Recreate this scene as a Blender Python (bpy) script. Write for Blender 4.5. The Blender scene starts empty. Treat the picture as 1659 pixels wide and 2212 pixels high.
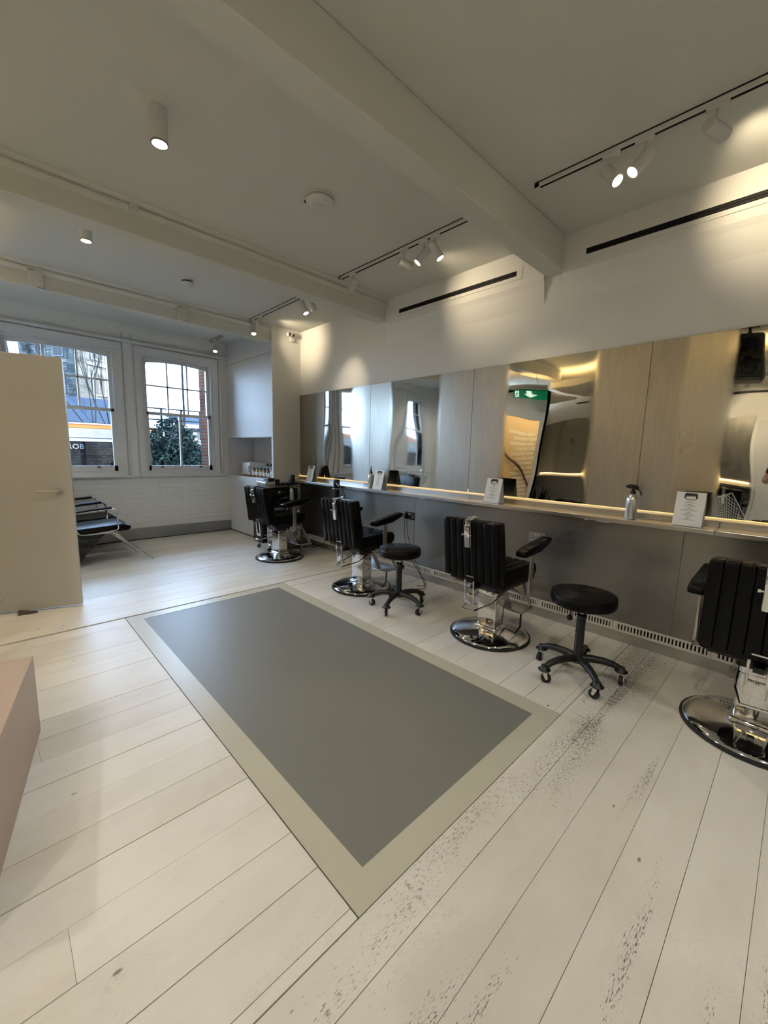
import bpy, bmesh, math, random
from mathutils import Vector, Matrix
R = math.radians
random.seed(7)
C = bpy.context.scene.collection
SC = bpy.context.scene

# ------------------------------------------------------------------ camera, sky, sun, exposure
CAMP = Vector((0, 0, 1.38))
YAW, PITCH, ROLL, FPX = -0.769, -0.1442, 0.0254, 876.4
cy, sy = math.cos(YAW), math.sin(YAW); cp, sp = math.cos(PITCH), math.sin(PITCH)
fwd = Vector((-sy * cp, cy * cp, sp)); rgt = Vector((cy, sy, 0)); upv = rgt.cross(fwd)
r2 = rgt * math.cos(ROLL) + upv * math.sin(ROLL); u2 = upv * math.cos(ROLL) - rgt * math.sin(ROLL)
cam = bpy.data.objects.new('camera', bpy.data.cameras.new('camera')); C.objects.link(cam)
cam.matrix_world = Matrix(((r2.x, u2.x, -fwd.x, CAMP.x), (r2.y, u2.y, -fwd.y, CAMP.y), (r2.z, u2.z, -fwd.z, CAMP.z), (0, 0, 0, 1)))
cam.data.sensor_fit = 'HORIZONTAL'; cam.data.sensor_width = 36; cam.data.lens = FPX / 1659 * 36
cam.data.clip_start = 0.03; cam.data.clip_end = 400
SC.camera = cam
SC.view_settings.view_transform = 'Standard'; SC.view_settings.look = 'None'
SC.view_settings.exposure = 0.58; SC.view_settings.gamma = 1; SC.view_settings.use_curve_mapping = False
try:
    SC.cycles.max_bounces = 6; SC.cycles.diffuse_bounces = 3; SC.cycles.glossy_bounces = 4; SC.cycles.transparent_max_bounces = 8; SC.cycles.use_adaptive_sampling = True; SC.cycles.adaptive_threshold = .05; SC.cycles.adaptive_min_samples = 12; SC.cycles.use_light_tree = False
    SC.cycles.sample_clamp_indirect = 6; SC.cycles.caustics_reflective = False; SC.cycles.caustics_refractive = False
except Exception: pass

W = bpy.data.worlds.new('World'); SC.world = W; W.use_nodes = True
wn = W.node_tree.nodes; wl = W.node_tree.links; wn.clear()
wo = wn.new('ShaderNodeOutputWorld'); wb = wn.new('ShaderNodeBackground'); wt = wn.new('ShaderNodeTexCoord')
wsx = wn.new('ShaderNodeSeparateXYZ'); wr = wn.new('ShaderNodeValToRGB'); wnz = wn.new('ShaderNodeTexNoise'); wmx = wn.new('ShaderNodeMix')
wmx.data_type = 'RGBA'; wnz.inputs['Scale'].default_value = 2.5; wnz.inputs['Detail'].default_value = 5
wl.new(wt.outputs['Generated'], wsx.inputs[0]); wl.new(wsx.outputs['Z'], wr.inputs[0]); wl.new(wt.outputs['Generated'], wnz.inputs['Vector'])
wr.color_ramp.elements[0].position = 0.0; wr.color_ramp.elements[0].color = (.50, .72, 1, 1)
wr.color_ramp.elements[1].position = 0.8; wr.color_ramp.elements[1].color = (.22, .46, 1, 1)
wl.new(wnz.outputs[0], wmx.inputs['Factor']); wl.new(wr.outputs[0], wmx.inputs['A']); wmx.inputs['B'].default_value = (.62, .80, 1, 1)
wl.new(wmx.outputs['Result'], wb.inputs[0]); wb.inputs[1].default_value = 12; wl.new(wb.outputs[0], wo.inputs[0])
sun = bpy.data.lights.new('sun', 'SUN'); sun.energy = 32; sun.angle = R(.6); sun.color = (1, .9, .74)
suno = bpy.data.objects.new('sun', sun); C.objects.link(suno)
suno.rotation_euler = Vector((-.72, .72, -.42)).to_track_quat('-Z', 'Y').to_euler()

# ------------------------------------------------------------------ room numbers (metres)
XW, YB, XC, YC, HC, XL, YF, XS = 3.374, 6.847, 2.915, 5.33, 3.073, -3.0, -1.7, -0.37

# ------------------------------------------------------------------ materials
MATS = {}
def mat(name, col, rough=.5, metal=0., var=.0, scale=8., bump=0., bscale=60., emit=None, es=0., coat=0., stretch=None, rvar=0., trans=0., sheen=0.):
    if name in MATS: return MATS[name]
    m = bpy.data.materials.new(name); m.use_nodes = True; n = m.node_tree.nodes; l = m.node_tree.links
    b = n['Principled BSDF']
    b.inputs['Roughness'].default_value = rough; b.inputs['Metallic'].default_value = metal
    b.inputs['Base Color'].default_value = (*col, 1)
    if coat: b.inputs['Coat Weight'].default_value = coat
    if trans: b.inputs['Transmission Weight'].default_value = trans
    tc = n.new('ShaderNodeNewGeometry'); mp = n.new('ShaderNodeMapping'); l.new(tc.outputs['Position'], mp.inputs['Vector'])
    if stretch: mp.inputs['Scale'].default_value = stretch
    if var:
        t = n.new('ShaderNodeTexNoise'); t.inputs['Scale'].default_value = scale; t.inputs['Detail'].default_value = 5
        l.new(mp.outputs[0], t.inputs['Vector'])
        mx = n.new('ShaderNodeMix'); mx.data_type = 'RGBA'
        mx.inputs['A'].default_value = (*[c * (1 - var) for c in col], 1); mx.inputs['B'].default_value = (*[min(1, c * (1 + var)) for c in col], 1)
        l.new(t.outputs[0], mx.inputs['Factor']); l.new(mx.outputs['Result'], b.inputs['Base Color'])
        if rvar:
            mr = n.new('ShaderNodeMapRange'); mr.inputs['To Min'].default_value = max(0, rough - rvar); mr.inputs['To Max'].default_value = rough + rvar
            l.new(t.outputs[0], mr.inputs['Value']); l.new(mr.outputs[0], b.inputs['Roughness'])
    if bump:
        t = n.new('ShaderNodeTexNoise'); t.inputs['Scale'].default_value = bscale; t.inputs['Detail'].default_value = 4
        l.new(mp.outputs[0], t.inputs['Vector'])
        bp = n.new('ShaderNodeBump'); bp.inputs['Strength'].default_value = bump; bp.inputs['Distance'].default_value = .004
        l.new(t.outputs[0], bp.inputs['Height']); l.new(bp.outputs[0], b.inputs['Normal'])
    if emit:
        b.inputs['Emission Color'].default_value = (*emit, 1); b.inputs['Emission Strength'].default_value = es
    MATS[name] = m; return m

WHITE = mat('white_wall_paint', (.84, .825, .775), .55, var=.015, scale=1.5, bump=.08, bscale=90)
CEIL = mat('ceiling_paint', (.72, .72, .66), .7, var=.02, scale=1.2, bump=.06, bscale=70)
TRIM = mat('white_gloss_trim', (.74, .735, .72), .38, var=.015, scale=4)
BRICKW = mat('white_painted_brick', (.84, .84, .82), .5, var=.05, scale=14, bump=.5, bscale=45)
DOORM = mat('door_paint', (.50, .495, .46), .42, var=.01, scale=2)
CABM = mat('cabinet_white_lacquer', (.68, .68, .69), .5, var=.01, scale=2)
PINK = mat('blush_beige_laminate', (.50, .385, .31), .45, var=.03, scale=3)
CHROME = mat('polished_chrome', (.72, .72, .73), .07, 1, var=.03, scale=9)
SATIN = mat('satin_steel', (.50, .49, .475), .30, 1, var=.08, scale=3, stretch=(1, 1, 8), rvar=.06)
STEEL = mat('brushed_steel_counter', (.50, .485, .46), .30, 1, var=.07, scale=3, stretch=(1, .3, 1), rvar=.05)
LEATHER = mat('black_leather', (.002, .002, .0024), .36, var=.3, scale=30, bump=.12, bscale=220)
LEATHER.node_tree.nodes['Principled BSDF'].inputs['Specular IOR Level'].default_value = .2
BLACKP = mat('black_plastic', (.012, .012, .012), .42, var=.2, scale=20)
RUBBER = mat('black_rubber', (.015, .015, .015), .7, var=.2, scale=20)
GREYP = mat('grey_plastic', (.22, .22, .22), .45, var=.1)
DARK = mat('dark_void', (.012, .011, .010), .9, var=.2)
LAMPW = mat('lamp_white_paint', (.70, .69, .66), .4, var=.01)
WPLAST = mat('white_plastic', (.72, .71, .68), .4, var=.01)
PAPER = mat('white_card', (.74, .73, .70), .5, var=.01)
INK = mat('printed_ink', (.03, .03, .03), .6, var=.1)
LENS = mat('lit_lens', (1, .9, .7), .4, emit=(1, .80, .50), es=22)
LENS2 = mat('lit_downlight_lens', (1, .9, .7), .4, emit=(1, .86, .6), es=9)
LED = mat('warm_led_strip', (1, .8, .5), .4, emit=(1, .66, .26), es=7)
LEDC = mat('cove_led_strip', (1, .8, .5), .4, emit=(1, .66, .28), es=40)
GRAP = mat('steel_skirting', (.33, .34, .35), .38, .85, var=.08, scale=3, rvar=.05)
ALU = mat('brushed_aluminium', (.62, .62, .62), .30, 1, var=.04, scale=10, stretch=(1, 1, .2))
CERAM = mat('white_ceramic', (.72, .72, .70), .12, var=.01, coat=.5)
GRILLE = mat('pale_grille_metal', (.66, .62, .56), .45, .0, var=.04)
SKIN = mat('skin', (.50, .30, .21), .5, var=.06, scale=20)
CLOTH = mat('black_cloth', (.010, .010, .011), .85, var=.2, scale=60, bump=.3, bscale=150)
HAIR = mat('dark_brown_hair', (.03, .018, .01), .6, var=.3, scale=80, stretch=(1, 1, .2))
GREEN = mat('sign_green', (.0, .16, .06), .35, var=.05, emit=(.0, .35, .13), es=.25)
SIGNW = mat('sign_white', (.8, .85, .8), .4, var=.02, emit=(.75, 1, .85), es=.9)
WARMW = mat('stair_wall_paint', (.72, .60, .42), .6, var=.02)
WOODD = mat('dark_wood', (.06, .03, .018), .45, var=.3, scale=12, stretch=(1, 8, 8))

def clear_glass():
    m = bpy.data.materials.new('window_glass'); m.use_nodes = True; n = m.node_tree.nodes; l = m.node_tree.links; n.clear()
    o = n.new('ShaderNodeOutputMaterial'); t = n.new('ShaderNodeBsdfTransparent'); g = n.new('ShaderNodeBsdfGlossy'); mx = n.new('ShaderNodeMixShader')
    f = n.new('ShaderNodeFresnel'); f.inputs[0].default_value = 1.35; g.inputs['Roughness'].default_value = .02; t.inputs[0].default_value = (.95, .98, 1, 1)
    l.new(f.outputs[0], mx.inputs[0]); l.new(t.outputs[0], mx.inputs[1]); l.new(g.outputs[0], mx.inputs[2]); l.new(mx.outputs[0], o.inputs[0]); return m
GLASS = clear_glass()

def bottle_glass(name, col):
    m = mat(name, col, .08, var=.02, coat=.3); m.node_tree.nodes['Principled BSDF'].inputs['Transmission Weight'].default_value = .5; return m
AMBER = bottle_glass('amber_glass', (.55, .30, .12)); CLEARB = bottle_glass('clear_bottle', (.75, .78, .8))

def mirror_mat():
    """polished steel sheet: clear in its middle, hazed where the protective film left it dull"""
    m = bpy.data.materials.new('polished_steel_mirror'); m.use_nodes = True; n = m.node_tree.nodes; l = m.node_tree.links
    b = n['Principled BSDF']; b.inputs['Metallic'].default_value = 1
    g = n.new('ShaderNodeNewGeometry'); sx = n.new('ShaderNodeSeparateXYZ'); l.new(g.outputs['Position'], sx.inputs[0])
    nz = n.new('ShaderNodeTexNoise'); nz.inputs['Scale'].default_value = 1; nz.inputs['Detail'].default_value = 4; nz.inputs['Roughness'].default_value = .5
    mp = n.new('ShaderNodeMapping'); mp.inputs['Scale'].default_value = (1, 9, 2.2); l.new(g.outputs['Position'], mp.inputs['Vector']); l.new(mp.outputs[0], nz.inputs['Vector'])
    wob = n.new('ShaderNodeMath'); wob.operation = 'MULTIPLY_ADD'; wob.inputs[1].default_value = .06; l.new(nz.outputs[0], wob.inputs[0]); l.new(sx.outputs['Y'], wob.inputs[2])
    mr = n.new('ShaderNodeMapRange'); mr.inputs['From Min'].default_value = -2; mr.inputs['From Max'].default_value = 6; l.new(wob.outputs[0], mr.inputs['Value'])
    cr = n.new('ShaderNodeValToRGB'); cr.color_ramp.interpolation = 'LINEAR'; e = cr.color_ramp.elements
    bands = [(-2, 0), (-1.1, 1), (-.2, .9), (-.12, 0), (.38, 0), (.42, .55), (.62, .62), (.66, 1), (1.17, .9), (1.23, 0), (1.92, 0), (1.97, .85), (2.28, 1), (2.66, .9), (2.72, .06), (3.36, .05), (3.44, .8), (3.75, .95), (4.05, .6), (4.12, .05), (4.70, .05), (4.73, .9), (5.4, .95)]
    def p(y): return (y + .03 + 2) / 8
    e[0].position = p(bands[0][0]); e[0].color = (bands[0][1],) * 3 + (1,)
    e[1].position = p(bands[-1][0]); e[1].color = (bands[-1][1],) * 3 + (1,)
    for y, v in bands[1:-1]:
        q = e.new(p(y)); q.color = (v, v, v, 1)
    l.new(mr.outputs[0], cr.inputs[0])
    st = n.new('ShaderNodeTexNoise'); st.inputs['Scale'].default_value = 1; st.inputs['Detail'].default_value = 6
    mp2 = n.new('ShaderNodeMapping'); mp2.inputs['Scale'].default_value = (1, 60, 5); l.new(g.outputs['Position'], mp2.inputs['Vector']); l.new(mp2.outputs[0], st.inputs['Vector'])
    a = n.new('ShaderNodeMath'); a.operation = 'MULTIPLY'; l.new(cr.outputs[0], a.inputs[0])
    s2 = n.new('ShaderNodeMapRange'); s2.inputs['To Min'].default_value = .28; s2.inputs['To Max'].default_value = .50; l.new(nz.outputs[0], s2.inputs['Value']); l.new(s2.outputs[0], a.inputs[1])
    r = n.new('ShaderNodeMath'); r.operation = 'ADD'; r.inputs[1].default_value = .018; l.new(a.outputs[0], r.inputs[0]); l.new(r.outputs[0], b.inputs['Roughness'])
    cm = n.new('ShaderNodeMix'); cm.data_type = 'RGBA'; cm.inputs['A'].default_value = (.62, .61, .57, 1); cm.inputs['B'].default_value = (.47, .45, .405, 1)
    l.new(cr.outputs[0], cm.inputs['Factor'])
    cs = n.new('ShaderNodeMix'); cs.data_type = 'RGBA'; cs.blend_type = 'MULTIPLY'; l.new(cm.outputs['Result'], cs.inputs['A']); cs.inputs['B'].default_value = (.72, .70, .66, 1)
    sm = n.new('ShaderNodeMath'); sm.operation = 'MULTIPLY'; l.new(st.outputs[0], sm.inputs[0]); l.new(cr.outputs[0], sm.inputs[1]); l.new(sm.outputs[0], cs.inputs['Factor'])
    l.new(cs.outputs['Result'], b.inputs['Base Color'])
    bn = n.new('ShaderNodeTexNoise'); bn.inputs['Scale'].default_value = 1; bn.inputs['Detail'].default_value = 0
    mp3 = n.new('ShaderNodeMapping'); mp3.inputs['Scale'].default_value = (1, 2.1, 1.5); l.new(g.outputs['Position'], mp3.inputs['Vector']); l.new(mp3.outputs[0], bn.inputs['Vector'])
    bp = n.new('ShaderNodeBump'); bp.inputs['Strength'].default_value = 1; bp.inputs['Distance'].default_value = .011; l.new(bn.outputs[0], bp.inputs['Height']); l.new(bp.outputs[0], b.inputs['Normal'])
    return m
MIRROR = mirror_mat()

def panel_mat():
    m = mat('satin_steel_sheet', (.30, .295, .28), .34, 1, var=.25, scale=1.6, rvar=.05); 
    n = m.node_tree.nodes; l = m.node_tree.links; b = n['Principled BSDF']
    g = n.new('ShaderNodeNewGeometry'); t = n.new('ShaderNodeTexNoise'); t.inputs['Scale'].default_value = 1.6; t.inputs['Detail'].default_value = 1
    l.new(g.outputs['Position'], t.inputs['Vector']); bp = n.new('ShaderNodeBump'); bp.inputs['Distance'].default_value = .02; l.new(t.outputs[0], bp.inputs['Height']); l.new(bp.outputs[0], b.inputs['Normal'])
    return m
PANEL = panel_mat()

def plank_mat():
    """worn white floor paint: dashes of bare dark wood along the grain, in patches"""
    m = bpy.data.materials.new('worn_white_floorboard'); m.use_nodes = True; n = m.node_tree.nodes; l = m.node_tree.links; b = n['Principled BSDF']
    g = n.new('ShaderNodeNewGeometry'); oi = n.new('ShaderNodeObjectInfo')
    def noise(sc, det=3, rough=.5, off=(0, 0, 0)):
        mp = n.new('ShaderNodeMapping'); mp.inputs['Scale'].default_value = sc; mp.inputs['Location'].default_value = off; l.new(g.outputs['Position'], mp.inputs['Vector'])
        t = n.new('ShaderNodeTexNoise'); t.inputs['Scale'].default_value = 1; t.inputs['Detail'].default_value = det; t.inputs['Roughness'].default_value = rough; l.new(mp.outputs[0], t.inputs['Vector']); return t.outputs[0]
    def ramp(v, a, bb):
        r = n.new('ShaderNodeMapRange'); r.inputs['From Min'].default_value = a; r.inputs['From Max'].default_value = bb; l.new(v, r.inputs['Value']); return r.outputs[0]
    def mul(a, c):
        q = n.new('ShaderNodeMath'); q.operation = 'MULTIPLY'
        for i, v in enumerate((a, c)):
            if isinstance(v, (int, float)): q.inputs[i].default_value = v
            else: l.new(v, q.inputs[i])
        return q.outputs[0]
    def add(a, c, op='ADD'):
        q = n.new('ShaderNodeMath'); q.operation = op
        for i, v in enumerate((a, c)):
            if isinstance(v, (int, float)): q.inputs[i].default_value = v
            else: l.new(v, q.inputs[i])
        return q.outputs[0]
    sx = n.new('ShaderNodeSeparateXYZ'); l.new(g.outputs['Position'], sx.inputs[0])
    # worn strip in front of the hatch (boards walked on most) and a general right-hand wear
    def band(ax, c, w):
        d = add(sx.outputs[ax], -c); d = add(d, 0, 'ABSOLUTE'); return ramp(d, w, w * .25)
    heavy = mul(band('Y', .66, .26), add(mul(ramp(sx.outputs['X'], 1.9, 2.7), .9), mul(ramp(noise((1.1, 3, 1), 3), .36, .58), .72), 'MAXIMUM'))
    patch = ramp(noise((.9, 2.6, 1), 4, .6, (3, 1, 0)), .55, .72)
    patch2 = mul(ramp(noise((.7, 7., 1), 2, .5, (9, 4, 0)), .56, .68), ramp(sx.outputs['Y'], 1.3, .2))
    wear = add(add(heavy, mul(patch, .42)), mul(patch2, .9))
    wear = add(wear, 1, 'MINIMUM')
    dash = noise((46, 290, 1), 4, .66)
    thr = n.new('ShaderNodeMapRange'); thr.inputs['To Min'].default_value = .72; thr.inputs['To Max'].default_value = .475; l.new(wear, thr.inputs['Value'])
    worn = n.new('ShaderNodeMapRange'); l.new(add(dash, thr.outputs[0], 'SUBTRACT'), worn.inputs['Value']); worn.inputs['From Min'].default_value = 0; worn.inputs['From Max'].default_value = .045
    # sparse knots and nail holes
    vo = n.new('ShaderNodeTexVoronoi'); vo.inputs['Scale'].default_value = 1
    mpv = n.new('ShaderNodeMapping'); mpv.inputs['Scale'].default_value = (6.5, 14, 1); l.new(g.outputs['Position'], mpv.inputs['Vector']); l.new(mpv.outputs[0], vo.inputs['Vector'])
    sv = n.new('ShaderNodeSeparateXYZ'); l.new(vo.outputs['Color'], sv.inputs[0])
    knot = mul(ramp(vo.outputs['Distance'], .10, .05), ramp(sv.outputs['X'], .80, .82))
    # thin curved scuffs
    sc = noise((5, 5, 1), 6, .7, (5, 5, 0)); scd = add(add(sc, -.5), 0, 'ABSOLUTE'); scuff = mul(mul(ramp(scd, .006, .001), ramp(noise((1.3, 1.3, 1), 2), .52, .66)), .22)
    base = n.new('ShaderNodeMix'); base.data_type = 'RGBA'; base.inputs['A'].default_value = (.64, .60, .525, 1); base.inputs['B'].default_value = (.76, .735, .675, 1)
    l.new(ramp(add(noise((2, 5, 1), 5, .6), mul(oi.outputs['Random'], .35)), .35, .85), base.inputs['Factor'])
    mk = n.new('ShaderNodeMix'); mk.data_type = 'RGBA'; l.new(base.outputs['Result'], mk.inputs['A']); mk.inputs['B'].default_value = (.07, .058, .046, 1)
    tot = add(add(mul(worn.outputs[0], .85), mul(knot, .75), 'MAXIMUM'), scuff, 'MAXIMUM')
    l.new(tot, mk.inputs['Factor']); l.new(mk.outputs['Result'], b.inputs['Base Color'])
    r = n.new('ShaderNodeMapRange'); r.inputs['To Min'].default_value = .27; r.inputs['To Max'].default_value = .46; l.new(noise((3, 9, 1), 4), r.inputs['Value'])
    l.new(add(r.outputs[0], mul(tot, .3)), b.inputs['Roughness'])
    bp = n.new('ShaderNodeBump'); bp.inputs['Strength'].default_value = .35; bp.inputs['Distance'].default_value = .002
    l.new(add(noise((3, 70, 1), 4), tot, 'SUBTRACT'), bp.inputs['Height']); l.new(bp.outputs[0], b.inputs['Normal'])
    return m
PLANK = plank_mat()

def brick_mat(name, c1, c2, mortar, sx, rough=.9):
    m = bpy.data.materials.new(name); m.use_nodes = True; n = m.node_tree.nodes; l = m.node_tree.links; b = n['Principled BSDF']; b.inputs['Roughness'].default_value = rough
    g = n.new('ShaderNodeTexCoord'); mp = n.new('ShaderNodeMapping'); mp.inputs['Rotation'].default_value = (R(90), 0, 0); l.new(g.outputs['Object'], mp.inputs[0])
    br = n.new('ShaderNodeTexBrick'); br.inputs['Color1'].default_value = (*c1, 1); br.inputs['Color2'].default_value = (*c2, 1); br.inputs['Mortar'].default_value = (*mortar, 1); br.inputs['Scale'].default_value = sx
    nz = n.new('ShaderNodeTexNoise'); nz.inputs['Scale'].default_value = 1.2; nz.inputs['Detail'].default_value = 6; l.new(g.outputs['Object'], nz.inputs['Vector'])
    mx = n.new('ShaderNodeMix'); mx.data_type = 'RGBA'; mx.blend_type = 'MULTIPLY'; mx.inputs['Factor'].default_value = .8
    cr = n.new('ShaderNodeValToRGB'); cr.color_ramp.elements[0].color = (.25, .25, .25, 1); cr.color_ramp.elements[0].position = .35; cr.color_ramp.elements[1].color = (1.3, 1.3, 1.3, 1); cr.color_ramp.elements[1].position = .7
    l.new(mp.outputs[0], br.inputs['Vector']); l.new(nz.outputs[0], cr.inputs[0]); l.new(br.outputs['Color'], mx.inputs['A']); l.new(cr.outputs[0], mx.inputs['B']); l.new(mx.outputs['Result'], b.inputs['Base Color'])
    return m
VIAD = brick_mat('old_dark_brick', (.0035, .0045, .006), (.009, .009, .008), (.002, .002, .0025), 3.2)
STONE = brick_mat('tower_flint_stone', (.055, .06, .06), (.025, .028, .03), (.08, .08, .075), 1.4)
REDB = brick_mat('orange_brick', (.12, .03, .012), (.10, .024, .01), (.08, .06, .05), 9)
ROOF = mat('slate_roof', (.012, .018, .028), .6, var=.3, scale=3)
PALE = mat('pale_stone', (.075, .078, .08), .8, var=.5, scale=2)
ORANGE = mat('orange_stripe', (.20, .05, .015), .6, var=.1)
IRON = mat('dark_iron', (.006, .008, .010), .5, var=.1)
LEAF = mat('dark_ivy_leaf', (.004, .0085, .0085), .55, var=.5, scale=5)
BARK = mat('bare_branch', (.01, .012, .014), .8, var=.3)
ASPH = mat('outside_ground', (.02, .02, .02), .9, var=.2)

def hatch_mats():
    a = mat('frosted_floor_glass', (.19, .19, .175), .40, var=.06, scale=2.5, bump=.05, bscale=200)
    a.node_tree.nodes['Principled BSDF'].inputs['Specular IOR Level'].default_value = .4
    b = mat('cream_glass_border', (.50, .48, .39), .32, var=.07, scale=5)
    return a, b
HPANE, HBORD = hatch_mats()

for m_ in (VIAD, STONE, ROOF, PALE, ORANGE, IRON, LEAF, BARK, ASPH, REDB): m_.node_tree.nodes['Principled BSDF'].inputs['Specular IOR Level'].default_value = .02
# ------------------------------------------------------------------ mesh helpers
class MB:
    def __init__(s): s.b = bmesh.new()
    def _m(s, M, vs):
        if M is not None:
            for v in vs: v.co = M @ v.co
    def box(s, x0, x1, y0, y1, z0, z1, bev=0, seg=2, M=None):
        vs = bmesh.ops.create_cube(s.b, size=1)['verts']
        for v in vs: v.co = Vector(((x0 + x1) / 2 + v.co.x * (x1 - x0), (y0 + y1) / 2 + v.co.y * (y1 - y0), (z0 + z1) / 2 + v.co.z * (z1 - z0)))
        if bev:
            es = list({e for v in vs for e in v.link_edges})
            r = bmesh.ops.bevel(s.b, geom=es, offset=bev, segments=seg, profile=.5, affect='EDGES')
            vs = list({v for f in r['faces'] for v in f.verts} | {v for v in vs if v.is_valid})
        s._m(M, vs); return s
    def prism(s, pts, axis, a, b, bev=0):
        """polygon pts in the two other axes, swept a..b along axis"""
        def P(p, t): return {'x': (t, p[0], p[1]), 'y': (p[0], t, p[1]), 'z': (p[0], p[1], t)}[axis]
        A = [s.b.verts.new(P(p, a)) for p in pts]; B = [s.b.verts.new(P(p, b)) for p in pts]; n = len(pts)
        fs = [s.b.faces.new(A), s.b.faces.new(B[::-1])] + [s.b.faces.new((A[i], B[i], B[(i + 1) % n], A[(i + 1) % n])) for i in range(n)]
        if bev:
            es = list({e for f in fs for e in f.edges}); bmesh.ops.bevel(s.b, geom=es, offset=bev, segments=2, profile=.5, affect='EDGES')
        return s
    def cyl(s, p, q, r, r2=None, n=16, cap=True):
        p = Vector(p); q = Vector(q); r2 = r if r2 is None else r2; d = (q - p); L = d.length
        M = Matrix.Translation((p + q) / 2) @ d.to_track_quat('Z', 'Y').to_matrix().to_4x4()
        vs = bmesh.ops.create_cone(s.b, cap_ends=cap, segments=n, radius1=max(r, 1e-5), radius2=max(r2, 1e-5), depth=L)['verts']
        for v in vs: v.co = M @ v.co
        return s
    def lathe(s, prof, n=32, o=(0, 0, 0), M=None):
        """prof: list of (r, z)"""
        o = Vector(o); rings = []
        for r, z in prof:
            if r < 1e-5: rings.append([s.b.verts.new(o + Vector((0, 0, z)))])
            else: rings.append([s.b.verts.new(o + Vector((r * math.cos(2 * math.pi * i / n), r * math.sin(2 * math.pi * i / n), z))) for i in range(n)])
        for a, b in zip(rings, rings[1:]):
            for i in range(n):
                j = (i + 1) % n
                if len(a) == 1 and len(b) == 1: continue
                if len(a) == 1: s.b.faces.new((a[0], b[j], b[i]))
                elif len(b) == 1: s.b.faces.new((a[i], a[j], b[0]))
                else: s.b.faces.new((a[i], a[j], b[j], b[i]))
        s._m(M, [v for r in rings for v in r]); return s
    def tube(s, pts, r, n=8, closed=False):
        pts = [Vector(p) for p in pts]; N = len(pts); rings = []
        rad = r if isinstance(r, (list, tuple)) else [r] * N
        up = None
        for i, p in enumerate(pts):
            if closed: t = pts[(i + 1) % N] - pts[i - 1]
            else: t = pts[min(i + 1, N - 1)] - pts[max(i - 1, 0)]
            t.normalize()
            if up is None: up = Vector((0, 0, 1)) if abs(t.z) < .9 else Vector((1, 0, 0))
            a = t.cross(up)
            if a.length < 1e-4: a = t.cross(Vector((1, .3, 0)))
            a.normalize(); up = a.cross(t).normalized()
            rings.append([s.b.verts.new(p + (a * math.cos(2 * math.pi * k / n) + up * math.sin(2 * math.pi * k / n)) * rad[i]) for k in range(n)])
        rr = list(zip(rings, rings[1:])) + ([(rings[-1], rings[0])] if closed else [])
        for A, B in rr:
            for k in range(n): s.b.faces.new((A[k], A[(k + 1) % n], B[(k + 1) % n], B[k]))
        if not closed: s.b.faces.new(rings[0][::-1]); s.b.faces.new(rings[-1])
        return s
    def sph(s, c, r, sc=(1, 1, 1), n=12):
        vs = bmesh.ops.create_uvsphere(s.b, u_segments=n, v_segments=max(6, n // 2 + 1), radius=r)['verts']
        for v in vs: v.co = Vector((v.co.x * sc[0], v.co.y * sc[1], v.co.z * sc[2])) + Vector(c)
        return s
    def xf(s, M):
        for v in s.b.verts: v.co = M @ v.co
        return s
    def mesh(s, name, m, smooth=38):
        bmesh.ops.recalc_face_normals(s.b, faces=s.b.faces[:])
        me = bpy.data.meshes.new(name); s.b.to_mesh(me); s.b.free(); me.materials.append(m)
        if smooth:
            for p in me.polygons: p.use_smooth = True
            try: me.set_sharp_from_angle(angle=R(smooth))
            except Exception: pass
        return me

def link(name, me, parent=None, loc=(0, 0, 0), rz=0):
    o = bpy.data.objects.new(name, me); C.objects.link(o); o.parent = parent; o.location = loc; o.rotation_euler = (0, 0, rz); return o
def part(name, mb, m, parent, smooth=38): return link(name, mb.mesh(name, m, smooth), parent)
def tag(o, label, cat, group=None):
    o['label'] = label; o['category'] = cat
    if group: o['group'] = group
    return o
def root(name, label, cat, loc=(0, 0, 0), rz=0, group=None):
    o = bpy.data.objects.new(name, None); C.objects.link(o); o.location = loc; o.rotation_euler = (0, 0, rz); o.empty_display_size = .1
    return tag(o, label, cat, group)
def thing(name, mb, m, label, cat, group=None, loc=(0, 0, 0), rz=0, smooth=38):
    return tag(link(name, mb.mesh(name, m, smooth), None, loc, rz), label, cat, group)
def struct(name, mb, m, parent=None, smooth=0):
    o = link(name, mb.mesh(name, m, smooth), parent)
    if parent is None: o['kind'] = 'structure'
    return o
def kids(o): return [c for c in bpy.data.objects if c.parent == o]
def copy_tree(o, loc=None, rz=None, label=None, parent=None):
    c = o.copy(); C.objects.link(c); c.parent = parent
    if loc is not None: c.location = loc
    if rz is not None: c.rotation_euler = (0, 0, rz)
    if label: c['label'] = label
    for k in kids(o): copy_tree(k, parent=c)
    return c
def bez(p0, p1, p2, p3, n=12):
    p0, p1, p2, p3 = map(Vector, (p0, p1, p2, p3)); out = []
    for i in range(n + 1):
        t = i / n; out.append(p0 * (1 - t) ** 3 + p1 * 3 * t * (1 - t) ** 2 + p2 * 3 * t * t * (1 - t) + p3 * t ** 3)
    return out
def text_mesh(s, size, m, name, parent, M, depth=.0006, sx=1):
    cu = bpy.data.curves.new(name, 'FONT'); cu.body = s; cu.size = size; cu.extrude = depth; cu.align_x = 'CENTER'; cu.align_y = 'CENTER'; cu.resolution_u = 2
    t = bpy.data.objects.new('tmp', cu); C.objects.link(t); dg = bpy.context.evaluated_depsgraph_get()
    me = bpy.data.meshes.new_from_object(t.evaluated_get(dg)); bpy.data.objects.remove(t); bpy.data.curves.remove(cu)
    me.transform(M @ Matrix.Diagonal((sx, 1, 1, 1))); me.materials.clear(); me.materials.append(m); me.name = name
    return link(name, me, parent)
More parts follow.
